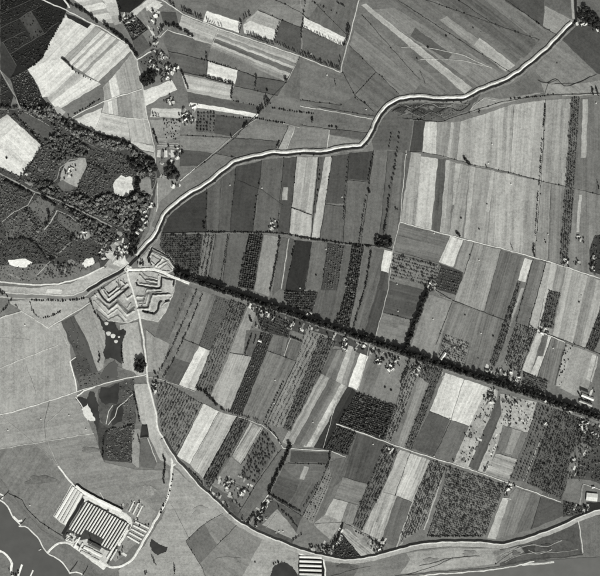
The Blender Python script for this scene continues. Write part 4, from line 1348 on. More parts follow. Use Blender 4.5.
# ================================================================== ORCHARDS AND WOODS
IG = 'fruit trees that can be told apart'
orchard('197,112 216,114 214,133 196,132', 108, 3.4, 3.2, 'fruit', 1.25, 'fruit tree, %s down in the %s row of the small square orchard above the canal', single=True, group=IG, drop=0.02)
orchard('249,234 263,235 254,290 238,287', 60, 2.15, 2.3, 'fruit', 1.15, 'fruit tree, %s down in the %s row of the black orchard strip meeting the avenue', single=True, group=IG, drop=0.02, jit=.08)
orchard('264,428 277,449 256,483 240,476', 108, 3.0, 3.0, 'fruit', 1.2, 'scattered dark fruit tree in the loose orchard beside the bent pale path', single=True, group=IG, drop=0.15, jit=.35)
OR = [  # polygon, floor, spacing along, across, kind, size, label
    ('161,235 203,235 199,273 178,270 160,247', 78, 2.1, 2.0, 'fruit', 1.0, 'thick dark orchard right beside the fort and canal'),
    ('203,236 215,235 206,279 198,274', 108, 2.3, 3.4, 'fruit', .95, 'orchard strip with three open rows of dark trees above the avenue'),
    ('328,244 344,246 337,289 321,289', 0, 2.2, 2.4, 'young', .9, 'young mottled orchard strip above the avenue'),
    ('352,246 364,246 357,290 349,327 336,322 346,290', 45, 1.8, 1.9, 'fruit', 1.15, 'long black orchard strip running down to the avenue'),
    ('393,253 441,266 434,287 390,279', 112, 2.2, 3.3, 'fruit', 1.0, 'orchard of dark trees in level rows beside a farm'),
    ('571,98 580,98 574,192 568,262 560,260 565,190', 100, 2.0, 2.0, 'fruit', .95, 'very long narrow orchard strip at the right running down to the pale road'),
    ('518,281 521,282 504,345 494,368 490,362', 95, 2.0, 1.8, 'fruit', .9, 'thin slanting orchard belt between pale fields'),
    ('549,290 560,293 553,329 540,326', 92, 2.0, 2.0, 'fruit', .95, 'short dark orchard block above a farm at the right'),
    ('516,323 536,331 521,374 504,364', 108, 2.1, 2.1, 'fruit', .95, 'speckled orchard block just above the avenue at the right'),
    ('604,300 604,332 594,351 585,348', 80, 2.0, 2.0, 'fruit', 1.0, 'dark orchard wedge at the right edge above the avenue'),
    ('444,334 469,343 464,368 438,358', 120, 2.2, 2.2, 'fruit', .95, 'small square orchard touching the avenue beside a long white barn'),
    ('524,372 548,381 545,394 521,386', 92, 1.9, 1.9, 'fruit', .95, 'low dark orchard on the upper edge of the avenue'),
    ('231,300 247,306 211,393 195,388', 105, 1.9, 2.5, 'fruit', .8, 'slanting orchard with many fine rows of small trees below the avenue'),
    ('231,300 247,306 240,324 224,320', 0, 2.0, 2.0, 'fruit', .9, 'thick top end of the fine rowed orchard below the avenue'),
    ('261,333 273,335 242,413 230,411', 0, 1.7, 1.9, 'young', .85, 'narrow dark nursery strip of tight rows below the avenue'),
    ('306,328 333,338 318,372 290,430 266,424 296,363', 118, 2.1, 3.6, 'fruit', .75, 'broad orchard of wide spaced slanting rows below the avenue'),
    ('320,336 336,342 322,372 290,432 283,428', 95, 2.0, 2.2, 'fruit', .95, 'darker orchard belt along the right of the wide spaced rows'),
    ('357,392 395,406 384,440 338,424', 52, 2.0, 2.0, 'fruit', 1.1, 'large black orchard block below the white field'),
    ('338,426 356,433 348,455 324,449', 66, 2.1, 2.1, 'fruit', 1.0, 'small dark orchard below the large black one'),
    ('408,366 419,373 402,420 391,443 384,440 396,406', 112, 2.3, 2.5, 'fruit', 1.0, 'ragged orchard strip running down from a farm on the avenue'),
    ('422,361 443,370 437,385 412,450 405,448 429,384 421,378', 92, 1.9, 1.9, 'fruit', .85, 'narrow grey orchard belt left of the two white fields'),
    ('157,382 168,384 203,404 177,454 163,432 157,412', 110, 2.0, 2.7, 'fruit', .85, 'orchard with slanting rows inside the bend of the dike road'),
    ('237,417 250,421 226,462 210,488 204,479', 95, 1.9, 2.1, 'fruit', .95, 'dark narrow rowed orchard running down to the dike'),
    ('385,443 398,449 392,470 376,503 362,530 353,525 368,484', 100, 2.4, 2.6, 'fruit', 1.05, 'dark orchard strip slanting down from the cross path to the lower dike'),
    ('430,460 447,466 422,528 404,540 398,546 412,506', 118, 2.1, 2.1, 'fruit', .95, 'orchard left of the pale track above the lower dike'),
    ('447,466 504,485 500,500 484,537 427,537 443,490', 112, 2.1, 2.1, 'fruit', 1.0, 'largest orchard in the picture above the lower dike'),
    ('537,403 554,409 526,482 510,479 528,434', 0, 3.6, 3.4, 'fruit', 1.05, 'thin orchard of scattered trees beside a pale slanting track'),
    ('554,409 580,418 582,440 570,456 566,488 561,500 527,483', 92, 2.2, 2.2, 'fruit', 1.0, 'broad dense orchard at the right below the avenue'),
    ('122,22 135,16 147,29 133,40', 0, 1.9, 1.9, 'fruit', 1.1, 'black orchard beside the top farm of the upper left village'),
    ('434,266 462,273 458,294 435,287', 0, 2.2, 2.6, 'young', .9, 'dark rowed nursery next to the bright stripes'),
    ('563,501 583,507 581,514 563,516', 0, 2.2, 2.2, 'fruit', 1.0, 'garden trees beside the white hall at the lower right'),
    ('254,307 291,322 287,337 262,331', 0, 2.3, 2.3, 'fruit', .9, 'shadowy orchard garden behind the houses below the avenue'),
    ('285,291 318,292 312,314 290,306 284,300', 62, 2.3, 2.3, 'fruit', 1.2, 'dark orchard garden round a farmhouse on the upper edge of the avenue'),
    ('318,486 329,468 332,478 313,523 302,516', 0, 2.6, 2.6, 'bush', .8, 'pale plot dotted with rows of bushes'),
    ('217,297 231,302 214,350 199,345', 0, 2.1, 2.2, 'reed', .9, 'low mottled berry plot left of the fine rowed orchard'),
]
for poly, g, du, dv, k, s, lab in OR:
    orchard(poly, g + 15 if g else 0, du * .80, dv * 1.02, k, s * .82, lab, drop=.07, jit=.13)


WOODS = []


def wood(poly, g, sp, kind, size, label, name='woodland', drop=0.0, jit=0.42, cat='wood'):
    poly = pts(poly)
    WOODS.append(poly)
    if g:
        parcel('d%d' % g, poly)
    mass(name, grid(poly, sp, sp, jit, drop), kind, size, label, cat)


# upper left plantations: low growth
for s, dr, lab in [('0,-4 33,-3 0,13', .1, 'blackest plantation plot in the upper left corner'), ('1,15 35,0 41,4 30,10 20,17 0,27', .15, 'long plantation plot second from the upper left corner'),
                   ('0,29 19,19 24,30 3,41 0,41', .3, 'open plantation plot on the left edge'), ('4,43 25,32 31,41 11,53', .25, 'small plantation plot below the grey one'),
                   ('21,19 30,12 43,33 33,40', .7, 'grey thinly grown plantation plot'), ('32,11 42,5 64,14 57,22 46,31', .2, 'plantation plot beside the top left lane'),
                   ('12,55 32,43 45,34 58,23 50,40 43,56 27,68 18,64', .15, 'plantation plot along the bright field')]:
    wood(s, 0, 1.75, 'scrub_dark', .95, lab, 'plantation', dr)
wood('12,78 27,70 35,82 42,96 40,108 22,108', 0, 1.56, 'scrub', 1.00, 'dark scrub below the bright field at the left', 'plantation', .2)
wood('0,74 13,97 10,107 0,107', 0, 1.80, 'scrub', 0.80, 'open scrub corner left of the straight forest path', 'plantation', .4)
# the hill: thickets of young growth, taller mixed wood, and rows of tall trees along the tracks
for s, sp, k, z, lab, nm, dr in [
    ('24,110 40,108 50,105 60,117 73,122 96,132 104,138 128,143 134,150 112,150 86,142 72,134 57,124 40,116', 1.75, 'forest', 0.90, 'belt of mixed trees below the bright upper left fields', 'woodland', 0.12),
    ('46,142 58,132 74,138 92,151 85,157 68,160 57,168 52,158', 1.9, 'forest', 0.90, 'light mixed wood with pale gaps above the forest clearing', 'woodland', 0.21),
    ('34,160 45,147 53,160 56,170 49,180 30,181 24,178', 1.6, 'scrub', 1.10, 'grey thicket right of the bright hill field', 'thicket', 0.30),
    ('26,181 48,182 56,186 60,198 38,190', 1.9, 'forest', 0.90, 'clumpy wood along the upper side of the forest road', 'woodland', 0.17),
    ('92,152 112,152 132,158 135,168 131,176 120,173 110,172 98,166 88,161', 1.5, 'scrub', 1.15, 'grey thicket above the white clearing', 'thicket', 0.26),
    ('132,150 150,160 156,168 152,176 138,180 136,168', 2.0, 'forest', 0.99, 'wood corner above the grey clearing', 'woodland', 0.15),
    ('-4,180 32,195 20,206 3,220 -4,219', 1.35, 'scrub', 1.05, 'even grey thicket at the left edge of the hill', 'thicket', 0.19),
    ('88,166 107,174 103,191 90,199 79,192', 1.35, 'scrub', 1.05, 'even square thicket right of the light clearing', 'thicket', 0.15),
    ('6,224 28,209 37,217 45,230 45,243 28,238 9,239', 1.5, 'scrub', 1.10, 'grey thicket on the hill below the forest road', 'thicket', 0.32),
    ('24,212 32,212 43,228 38,232', 2.0, 'forest', 0.75, 'clump of taller trees in the grey thicket', 'woodland', 0.10),
    ('56,223 73,237 66,246 49,260 41,246 46,232', 1.35, 'scrub', 1.05, 'dark thicket with a sharp straight upper edge', 'thicket', 0.15),
    ('59,214 82,228 76,236 58,221', 1.6, 'scrub', 0.70, 'smooth low growth beside the dark thicket', 'thicket', 0.59),
    ('30,206 40,197 54,206 47,225', 1.7, 'scrub', 0.80, 'thin pale growth beside the forest crossing', 'thicket', 0.61),
    ('78,194 92,202 106,194 114,197 126,199 136,193 150,198 146,208 136,214 128,230 116,226 90,212 64,200', 1.85, 'forest', 0.93, 'mixed wood below the white clearing', 'woodland', 0.15),
    ('62,204 88,218 110,230 120,240 110,246 98,244 92,236 80,226', 1.9, 'forest', 0.87, 'mixed wood along the lower side of the forest road', 'woodland', 0.19),
    ('-4,242 28,241 42,250 46,262 36,268 34,259 20,256 6,257 -4,262', 1.6, 'scrub', 1.10, 'thicket on the oval mound at the left', 'thicket', 0.32),
    ('-4,266 34,270 42,278 28,282 -4,278', 1.9, 'scrub', 0.90, 'thin slope growth under the oval mound', 'thicket', 0.56),
    ('60,250 72,240 92,242 100,252 82,258 72,274 44,280 46,268', 1.8, 'scrub', 1.05, 'mottled thicket on the lower hill slope', 'thicket', 0.42),
    ('56,266 66,262 76,266 70,274 60,274', 2.1, 'forest', 0.62, 'few taller trees on the lower hill slope', 'woodland', 0.20),
]:
    wood(s, 0, sp, k, z, lab, nm, dr)
for s, sp, z, jit, lab in [
    ('4,181 20,188 34,196', 1.0, .8, .5, 'black tree line under the left part of the forest road'), ('42,197 56,205', 1.0, .8, .5, 'black tree line right of the forest crossing'),
    ('64,207 80,217 90,223', 1.3, .75, .6, 'black tree line under the right part of the forest road'), ('36,189 56,198 78,208 94,216', 1.7, .65, .7, 'tree line above the forest road'),
    ('9,240 20,239.5 28,239 36,244 42,252 47,260 55,259', 1.2, .7, .5, 'dark tree arc round the oval mound'), ('50,213 48,222 44,228', 1.3, .75, .8, 'black clump beside the pale hill track'),
    ('72,238 75,237 70,242', 1.3, .8, .8, 'black clump at the small hill clearing'), ('78,191 90,201 104,193', 1.8, .6, .5, 'dark lower edge of the square thicket'), ('88,164 98,167 108,173', 1.9, .55, .5, 'dark upper edge of the square thicket'),
    ('114,196 120,200 128,199 134,196', 1.1, .85, 1.0, 'black trees at the foot of the white clearing'), ('66,124 80,129 97,135 110,140', 1.0, .85, .7, 'black upper edge of the hill wood'),
    ('40,108 46,113 56,119 66,124', 1.2, .75, .8, 'black trees above the wood belt'), ('52,124 60,126 68,126 72,130', 1.3, .7, .6, 'black clump at the bright hook shaped track'),
    ('130,198 140,196 147,200 142,206', 1.5, .8, 1.2, 'black trees below the grey clearing'), ('120,222 128,232 126,238', 1.6, .7, 1.2, 'dark trees above the bridge houses'),
]:
    mass('tree_line', along(s, sp, jit), 'round', z, lab, 'tree line')
wood('108,431 135,425 132,462 104,459', 0, 1.9, 'reed', 1.1, 'coarse reed bed left of the dike road', 'reed_bed', .1)
wood('120,385 134,380 136,422 122,424 124,404', 0, 2.3, 'reed', 1.2, 'willow scrub beside the ponds', 'scrub', .3)
wood('80,376 98,373 112,378 98,384 80,389', 0, 2.2, 'reed', 1.1, 'scrub along the pale track by the excavation', 'scrub', .45)
wood('62,323 72,318 84,342 96,372 90,378 76,378 71,361 77,356', 0, 2.4, 'reed', 1.0, 'reeds on the long excavated strip', 'scrub', .65)
wood('386,112 396,105 466,102 478,96 468,110 440,119 415,119 402,116', 0, 2.2, 'reed', 1.0, 'reed marsh on the right bank of the canal', 'reed_bed', .55)
wood('584,426 606,424 606,486 592,480 574,476 576,458', 0, 1.86, 'forest', 0.51, 'loose trees at the lower right edge', 'woodland', .5)
wood('594,236 606,234 606,276 592,270 590,250', 0, 1.86, 'forest', 0.41, 'farm trees at the right edge beside the pale road', 'woodland', .45)

wood('335,541 342,534 361,556 350,559 334,555', 0, 1.7, 'scrub', .9, 'dark scrub triangle above the lower dike', 'thicket', .2)
HILL = '0,110 22,111 48,106 72,124 96,135 130,145 154,160 156,174 148,212 138,238 126,254 104,262 70,277 30,281 0,278'
Q = grid(HILL, 1.8, 1.8, .45, .4)
for poly in WOODS:
    Q = Q[~inpoly(Q, poly)]
for (poly, z), k in list(zip(PARCELS, KIND))[HILL0 + 1:]:
    if k != 'd':
        Q = Q[~inpoly(Q, poly)]
keep = np.ones(len(Q), bool)
for s in ('0,174 35,192 60,201 85,213 112,227', '35,193 28,205 14,212 2,222', '123,238 122,248 124,256', '85,158 70,160 60,168 57,178 48,188', '57,116 72,134 104,152 150,170', '57,210 51,222 44,230',
          '57,210 70,216 82,226', '37,275 53,258 64,249 71,242'):
    for p in along(s, .8, 0):
        keep &= np.hypot(Q[:, 0] - p[0], Q[:, 1] - p[1]) > 1.2
mass('undergrowth', Q[keep], 'scrub', 1.1, 'undergrowth on the hill between thickets and tracks', 'undergrowth')
# the round wood and other clumps whose trees can be told apart
T = 'woods'
mass('copse', grid('141,81 144,75 150,71 156,75 155,82 143,88', 2.1, 2.1, .3, 0), 'round', 1.05, 'round black wood of large trees below the upper left village', 'copse')
mass('copse', grid('134,361 138,359 144,360 146,366 142,372 136,371', 2.2, 2.2, .3, 0), 'round', 1.0, 'square black clump of trees left of the dike road', 'copse')
mass('copse', grid('375,237 384,239 384,247 374,246', 1.9, 1.9, .2, 0), 'round', .95, 'left of the two black clumps on the cross hedge', 'copse')
mass('copse', grid('386,238 392,239 391,247 385,247', 1.9, 1.9, .2, 0), 'round', .95, 'right of the two black clumps on the cross hedge', 'copse')
mass('copse', grid('579,8 590,10 600,22 602,30 590,27 578,18', 2.3, 2.3, .3, .1), 'round', 1.15, 'dark trees around the farm at the upper right canal bend', 'copse')
mass('copse', grid('128,250 134,236 140,240 138,250 132,258', 2.4, 2.4, .35, .1), 'round', 1.1, 'big dark trees between the bridge and the canal dike', 'copse')
mass('copse', grid('164,168 171,165 180,172 178,182 168,178', 2.3, 2.3, .3, .1), 'round', 1.15, 'black clump of big trees beside the canal at the lane end', 'copse')
mass('copse', grid('136,180 140,178 140,192 136,190', 2.3, 2.3, .3, 0), 'round', 1.0, 'dark trees between the white clearing and the grey one', 'copse')
mass('copse', grid('128,160 140,156 154,162 156,170 150,174 132,168', 2.3, 2.3, .3, .1), 'round', 1.1, 'thick dark belt along the upper edge of the hill wood', 'copse')
mass('copse', grid('135,214 141,208 140,226 134,238 130,240', 2.4, 2.4, .3, .15), 'round', 1.0, 'dark trees in the hamlet between forest and canal', 'copse')
# ------------------------------------------------------------------ the avenue
AV = [(176, 274.5), (200, 282.5), (240, 296.3), (300, 316.3), (400, 350.7), (493, 380.5), (500, 387), (560, 405), (604, 420)]
AV = [(176, 273.5), (200, 282), (240, 296), (300, 316.5), (400, 351), (494, 382), (560, 404.5), (604, 419)]
for off, side in ((-1.7, 'upper'), (1.5, 'lower')):
    pth = [(x + 0.34 * off, y - (-off) * 0.94) for x, y in AV]
    for p in along(pth, 3.05, .3):
        beside = [t for x, t in ((232, 'beside the thick orchard by the fort'), (285, 'near the houses below its left part'), (330, 'by the dark garden farm'),
                                 (375, 'above the bleached strip'), (425, 'near the black tree belt'), (475, 'by the long white barn'), (535, 'by the right hand orchards'),
                                 (999, 'near the right edge')) if p[0] < x][0]
        tree('avenue', p, 1.22, 'tall dark tree in the %s avenue row, %s' % (side, beside), 'avenue trees')
mass('avenue_understorey', along([(x, y - .2) for x, y in AV], .8, 1.5), 'round', .85, 'dark growth filling the long straight avenue', 'hedge')


HG = 'hedgerow trees'
H = [  # path, spacing, kind, size, label, jitter, drop
    ('69,3 78,8 86,12 98,23', 1.9, 'round', 1.0, 'dark tree in the thick row along the top left lane', .5, 0),
    ('105,25 115,33 127,42 133,50 137,56', 1.7, 'round', 1.0, 'dark tree in the thick slanting row that ends at the upper left village', .5, 0),
    ('117,-2 120,10 121,22', 2.0, 'round', .9, 'dark tree on the upright hedge at the top left', .4, .1),
    ('60,57 66,61 75,71', 1.6, 'round', .7, 'dark tree in the short hedge between the bright fields', .3, .1),
    ('76,72 92,81', 3.0, 'bush', 1.1, 'bush in the thin hedge end between the bright fields', .3, .2),
    ('74,114 86,108 95,102 101,99', 1.6, 'bush', 1.1, 'bush in the dark hedge between two bright plots', .3, .1),
    ('16,116 26,127 38,140 43,147', 1.9, 'round', .75, 'dark tree along the upper edge of the bright hill field', .5, .1),
    ('40,150 34,160 26,172 21,178', 2.2, 'round', .8, 'dark tree along the right edge of the bright hill field', .5, 0),
    ('66,123 80,128 97,134 112,140 122,140 128,146', 1.7, 'round', 1.0, 'dark tree in the jagged row below the bright fields', .6, 0),
    ('-3,106 10,108 18,107', 1.9, 'round', .8, 'dark tree in the short row at the left edge', .5, .1),
    ('28,68 36,64 43,57', 2.0, 'bush', 1.3, 'bush on the edge of the plantation by the bright field', .4, .1),
    ('44,56 51,40 58,28 65,16', 2.4, 'bush', 1.2, 'bush on the long edge of the corner plantation', .4, .1),
    ('183,11 190,14 198,18 204,20', 1.7, 'poplar', .95, 'poplar in the row at the top beside the long pale lane', .4, 0),
    ('169,2 176,8', 2.0, 'poplar', .9, 'poplar at the top near the lane bend', .4, 0),
    ('160,30 165,25 173,26 180,29 188,33 194,37', 2.0, 'round', 1.0, 'dark tree in the row above the village meadow', .6, .05),
    ('208,22 212,23.5 216,25', 2.0, 'poplar', .75, 'slim poplar at the foot of the white field by the lane', .2, .1),
    ('219,26 224,27.5', 2.6, 'poplar', .75, 'slim poplar in the right pair on the white field', .2, 0),
    ('240,33 241,24 246,18 252,14', 2.2, 'poplar', .85, 'poplar on the hedge between the two bright fields', .6, .1),
    ('245,34 255,38 265,42 274,45', 1.5, 'poplar', .9, 'poplar in the close row above the long pale lane', .3, .05),
    ('275,43 285,48 299,53', 2.0, 'poplar', .7, 'poplar in the thinner row at the dark meadow foot', .4, .1),
    ('274,42 276,36 280,21', 2.6, 'round', .7, 'tree on the right edge of the bright topped field', .4, .2),
    ('207,60 207,52', 2.0, 'poplar', .8, 'poplar on the corner of the small white field', .5, 0),
    ('208,61 222,65 238,69', 2.4, 'bush', 1.1, 'bush on the hedge over the small white field', .3, .2),
    ('200,76 210,77.5 220,80 233,83', 1.6, 'round', .62, 'round tree in the dense short row under the small white field', .3, .05),
    ('182,72 185,80 189,90', 1.8, 'round', .75, 'dark tree at the left end of the pale striped field', .5, 0),
    ('233,84 232,92 231,99', 1.8, 'round', .7, 'dark tree at the right end of the pale striped field', .3, 0),
    ('256,76 256,84 255,90', 2.6, 'round', .65, 'tree on the short upright hedge between two dark meadows', .3, .1),
    ('286,80 287,82', 2.5, 'round', 1.1, 'tree on the lower corner of the long striped field', .3, 0),
    ('264,102 267,100 270,103 266,106 261,110 258,115', 1.4, 'poplar', .95, 'dark poplar in the thick clump on the white strip corner', .7, 0),
    ('234,101 242,103 254,105', 2.2, 'bush', 1.2, 'bush on the hedge leading to the poplar clump', .3, .2),
    ('273,108 284,110 298,112', 2.2, 'bush', 1.3, 'bush right of the poplar clump', .3, .2),
    ('256,118 270,121 285,123', 2.0, 'bush', 1.2, 'bush on the dotted hedge above the canal meadows', .3, .15),
    ('222,116 240,118 253,118', 2.2, 'bush', 1.0, 'bush on the hedge under the white strip', .3, .3),
    ('247,123 243,128', 1.5, 'round', .75, 'tree on the slanting meadow path', .4, 0),
    ('231,136 232,139', 2.0, 'poplar', .8, 'poplar at the meadow gate by the slanting path', .5, 0),
    ('279,141 276,149', 1.8, 'bush', 1.4, 'bush on the short ditch above the canal', .3, 0),
    ('306,-2 304,10 303,22 301,40', 2.8, 'round', .6, 'tree on the upright hedge near the middle of the top edge', .5, .2),
    ('303,28 315,34 330,40 342,46', 1.9, 'poplar', .68, 'poplar along the lower edge of the white strip by the lane', .4, .1),
    ('301,55 310,58 320,63 330,66 340,70', 1.5, 'poplar', .85, 'dark poplar in the close row beside the pale lane bend', .4, 0),
    ('348,35 350,25', 1.6, 'poplar', .95, 'poplar left of the upright lane', .4, 0),
    ('344,45 348,37', 1.5, 'round', .75, 'tree at the corner of the white strip and lane', .5, 0),
    ('340,66 341,56', 1.7, 'poplar', .7, 'poplar beside the lower end of the upright lane', .3, .1),
    ('310,1 322,6 338,14', 3.0, 'bush', 1.2, 'bush on the broken hedge at the top middle', .4, .3),
    ('338,3 346,8', 2.2, 'round', .6, 'tree near the top left of the upright lane', .6, 0),
    ('300,112 307,113 316,114', 2.4, 'bush', 1.3, 'bush on the short hedge left of the pale path to the canal', .4, .1),
    ('312,122 312,116', 1.6, 'bush', 1.5, 'bush on the upright hedge stub above the canal', .3, 0),
    ('336,127 329,126', 3.5, 'bush', 1.4, 'bush on the cross ditch above the canal bend', .4, 0),
    ('335,81 336,86', 2.4, 'poplar', .6, 'small poplar alone in the pasture below the lane', .3, 0),
    ('355,98 366,104', 3.4, 'bush', 1.2, 'bush on the ditch above the canal curve', .4, 0),
    ('348,160 347,168 346,182 345,196', 4.4, 'round', .5, 'small tree on the ditch below the canal elbow', .3, .1),
    ('345,200 344,212 343,222', 2.6, 'round', .55, 'tree in the middle hedge below the canal', .3, .1),
    ('373,155 370,170 368,180', 3.0, 'round', .6, 'tree in the upper hedge below the canal elbow', .3, .05),
    ('366,196 363,215 361,230 359,243', 2.3, 'round', .55, 'tree on the long hedge that runs down to the cross hedge', .3, .05),
    ('391,134 390,142 389,148', 3.4, 'round', .6, 'tree near the canal bend on the meadow line', .3, .1),
    ('399,133 397,152 394,172 390,188', 4.6, 'round', .7, 'spaced tree on the long meadow line right of the canal bend', .4, 0),
    ('389,196 388,208 386,220 384,232 384,243', 2.2, 'round', .72, 'tree in the lower part of the long meadow line', .4, .02),
    ('369,192 370,193', 2.0, 'round', .9, 'single dark tree at the meadow crossing', .2, 0),
    ('396,209 399,210', 1.8, 'round', .55, 'tree of the small pair in the right meadow', .3, 0),
    ('207,190 206,210 205,230', 5.0, 'round', .5, 'small tree on the first ditch right of the canal dike', .3, .2),
    ('204,224 204,229', 2.0, 'round', .8, 'dark tree on the cross hedge near the left end', .3, 0),
    ('256,196 255,210 253,226', 4.0, 'bush', 1.2, 'bush on the meadow ditch', .3, .2),
    ('320,170 318,190 316,205', 5.0, 'bush', 1.2, 'bush on the ditch of the pale strip below the canal', .3, .2),
    ('205,232 215,232.5 232,232 250,232.5 268,232 288,234', 2.0, 'bush', 1.35, 'bush on the left half of the cross hedge', .35, .1),
    ('290,235 305,238 318,240 330,241 345,243.5 372,246', 1.9, 'bush', 1.45, 'bush on the right half of the cross hedge', .4, .1),
    ('214,236 208,262 206,278', 2.0, 'round', .48, 'small tree on the left edge of the mown strip above the avenue', .3, .05),
    ('228,236 224,262 220,282', 2.0, 'round', .48, 'small tree between the two mown strips above the avenue', .3, .05),
    ('280,238 276,262 270,292', 1.4, 'round', .66, 'tree in the thick slanting hedge between mown strips', .35, 0),
    ('295,242 292,256', 2.6, 'bush', 1.2, 'bush on the edge of the darkest meadow', .3, .1),
    ('371,250 368,272 365,290', 2.2, 'round', .6, 'tree on the hedge right of the black orchard strip', .4, .05),
    ('364,292 358,312 354,326', 1.9, 'round', .55, 'tree on the lower hedge right of the black orchard strip', .4, .05),
    ('427,291 423,302 416,320 408,342 406,349', .75, 'round', 1.28, 'tall tree in the black belt running up from the avenue', 1.3, 0),
    ('430,291 434,289', 1.7, 'round', .7, 'tree at the farm on the black belt top', .6, 0),
    ('291,337 303,342', 1.0, 'round', .5, 'tree in the short black hedge below the avenue', .3, 0),
    ('545,102 544,118 543,130', 2.0, 'bush', 1.35, 'bush in the top part of the dotted right hedge', .25, .15),
    ('542,140 541,155 540,170 539,186', 2.0, 'round', .5, 'small tree in the middle of the dotted right hedge', .25, .12),
    ('538,192 537,205 536,222 535,236', 1.8, 'round', .45, 'small tree in the lower part of the dotted right hedge', .25, .1),
    ('534,244 533,252 535,257', 1.4, 'round', .6, 'tree at the foot of the dotted right hedge by the pale road', .25, 0),
    ('511,245 513,250', 1.5, 'poplar', .6, 'small poplar on the pale road at the right', .3, 0),
    ('464,158 467,162 470,165', 1.5, 'round', .8, 'tree in the lone slanting clump in the pale strips', .6, 0),
    ('486,166 487,168', 2.0, 'round', .6, 'tiny tree right of the lone clump', .2, 0),
    ('457,233 460,236', 1.8, 'round', .9, 'tree of the pair on the pale road between the strips', .4, 0),
    ('421,223 422,225', 2.0, 'poplar', .5, 'small poplar on the left part of the pale road', .2, 0),
    ('434,118 436,119', 2.5, 'bush', 1.2, 'bush below the reed marsh', .3, 0),
    ('414,120 424,120', 1.8, 'bush', 1.3, 'bush at the top of the dark strip by the marsh', .3, .1),
    ('479,113 480,110', 2.0, 'round', .55, 'tree on the path right of the marsh', .2, 0),
    ('511,99 520,98 545,96', 2.0, 'bush', 1.1, 'bush along the path at the top of the pale strips', .3, .3),
    ('592,89 593,96', 1.6, 'round', .6, 'tree on the path at the right edge', .3, 0),
    ('596,88 598,96', 2.0, 'round', .6, 'tree at the extreme right of the path', .3, 0),
    ('197,290 186,316 170,352 158,374', 1.9, 'round', .48, 'small tree in the left row along the double lined track', .3, .06),
    ('203,293 192,320 176,356 163,378', 1.9, 'round', .5, 'small tree in the right row along the double lined track', .3, .06),
    ('186,296 178,316 172,332', 5.0, 'poplar', .5, 'slim tree left of the double lined track', .4, .2),
    ('197,388 205,392 214,402 217,405', 1.1, 'round', .8, 'tree in the black hedge clump at the orchard foot', .9, 0),
    ('221,409 230,412 240,415 250,418', 2.0, 'round', .55, 'tree on the hedge right of the black clump', .5, .1),
    ('254,420 261,423', 1.6, 'poplar', .6, 'poplar on the cross path', .4, 0),
    ('265,425 275,434 282,446', 2.0, 'round', .5, 'tree along the bent pale path', .4, .1),
    ('263,424 273,402 284,380', 2.6, 'bush', 1.2, 'bush on the long edge of the wide spaced orchard rows', .25, .1),
    ('290,445 286,456 279,470 272,484 269,493', .8, 'round', .85, 'tall tree in the black belt below the bent path', .9, 0),
    ('288,442 291,446', 1.6, 'round', .8, 'tree at the head of the black belt', .5, 0),
    ('330,452 329,462 326,468', 1.6, 'round', .65, 'tree on the black corner hedge below the small orchard', .5, 0),
    ('319,482 313,492 303,508', 2.2, 'round', .5, 'tree on the slanting hedge of the dotted plot', .3, .1),
    ('271,495 280,500 292,507 301,512', 1.4, 'round', .62, 'tree in the dark hedge above the dike farm', .4, 0),
    ('277,505 286,514 298,527', 1.8, 'round', .6, 'tree in the band behind the dike farm', .8, .1),
    ('256,513 250,519 247,524', 1.4, 'round', .75, 'tree in the garden of the dike farm', .8, 0),
    ('256,522 260,518 264,510', 1.8, 'round', .8, 'tree in front of the dike farm', .9, 0),
    ('293,540 297,537 302,534', 1.4, 'round', .5, 'tree on the short hedge below the dike farm', .3, 0),
    ('343,523 341,530 337,540', 1.2, 'round', .62, 'tree in the black row up from the lower dike', .4, 0),
    ('330,548 324,548 314,546 308,546', 1.8, 'round', .7, 'tree in the gardens under the lower dike', 1.0, 0),
    ('337,536 333,542 331,547', 1.3, 'round', .65, 'tree around the farm under the lower dike', 1.2, 0),
    ('378,545 374,541 384,547', 1.8, 'round', .6, 'tree around the farm right of the black row', 1.0, 0),
    ('353,530 366,536 374,541', 2.4, 'bush', 1.2, 'bush on the hedge toward the dike farm', .5, .2),
    ('428,536 450,535.6 482,536', 1.7, 'bush', 1.2, 'bush in the close row on the lower edge of the largest orchard', .25, .05),
    ('163,455 165,460 165,470 163,480', 1.3, 'round', .62, 'tree in the black row left of the dike fork', .5, 0),
    ('173,475 172,482 168,496 164,504 160,514', 2.2, 'bush', 1.3, 'bush along the curved river road', .4, .15),
    ('164,483 165,481', 1.6, 'round', .7, 'tree left of the curved river road', .5, 0),
    ('190,470 197,477 203,484', 1.3, 'round', .5, 'tree on the upper slope of the dike', .4, 0),
    ('152,556 154,560 156,565', 1.6, 'round', .5, 'tree in the row running down from the pond', .5, 0),
    ('145,574 147,570', 1.5, 'round', .65, 'tree near the bottom edge by the brickyard road', .5, 0),
    ('175,567 175,573', 1.5, 'poplar', .75, 'dark poplar on the flood plain near the bottom edge', .3, 0),
    ('274,564 277,562 284,561', 2.6, 'bush', 1.3, 'bush on the shore of the bottom pond', .4, 0),
    ('138,435 140,443', 1.5, 'round', .5, 'tree at the head of the grey field by the dike road', .5, 0),
    ('-2,291 4,293 8,297', 1.4, 'round', .75, 'dark tree at the left edge above the canal', .7, 0),
    ('12,298 9,304 5,309 0,313', 1.8, 'round', .5, 'tree on the left curved bank', .4, 0),
    ('30,302 32,309 36,315 42,319', 1.7, 'round', .45, 'tree on the curved bank inside the pale triangle', .4, 0),
    ('44,318 52,316 58,313 62,310', 1.9, 'bush', 1.3, 'bush on the rising arm of the curved bank', .5, 0),
    ('15,305 18,308', 1.6, 'round', .55, 'tree in the dark pair near the left bank', .4, 0),
    ('28,299.5 40,300.5 50,300 62,301 75,300 84,298', 2.4, 'bush', 1.4, 'bush along the lower canal bank', .3, .1),
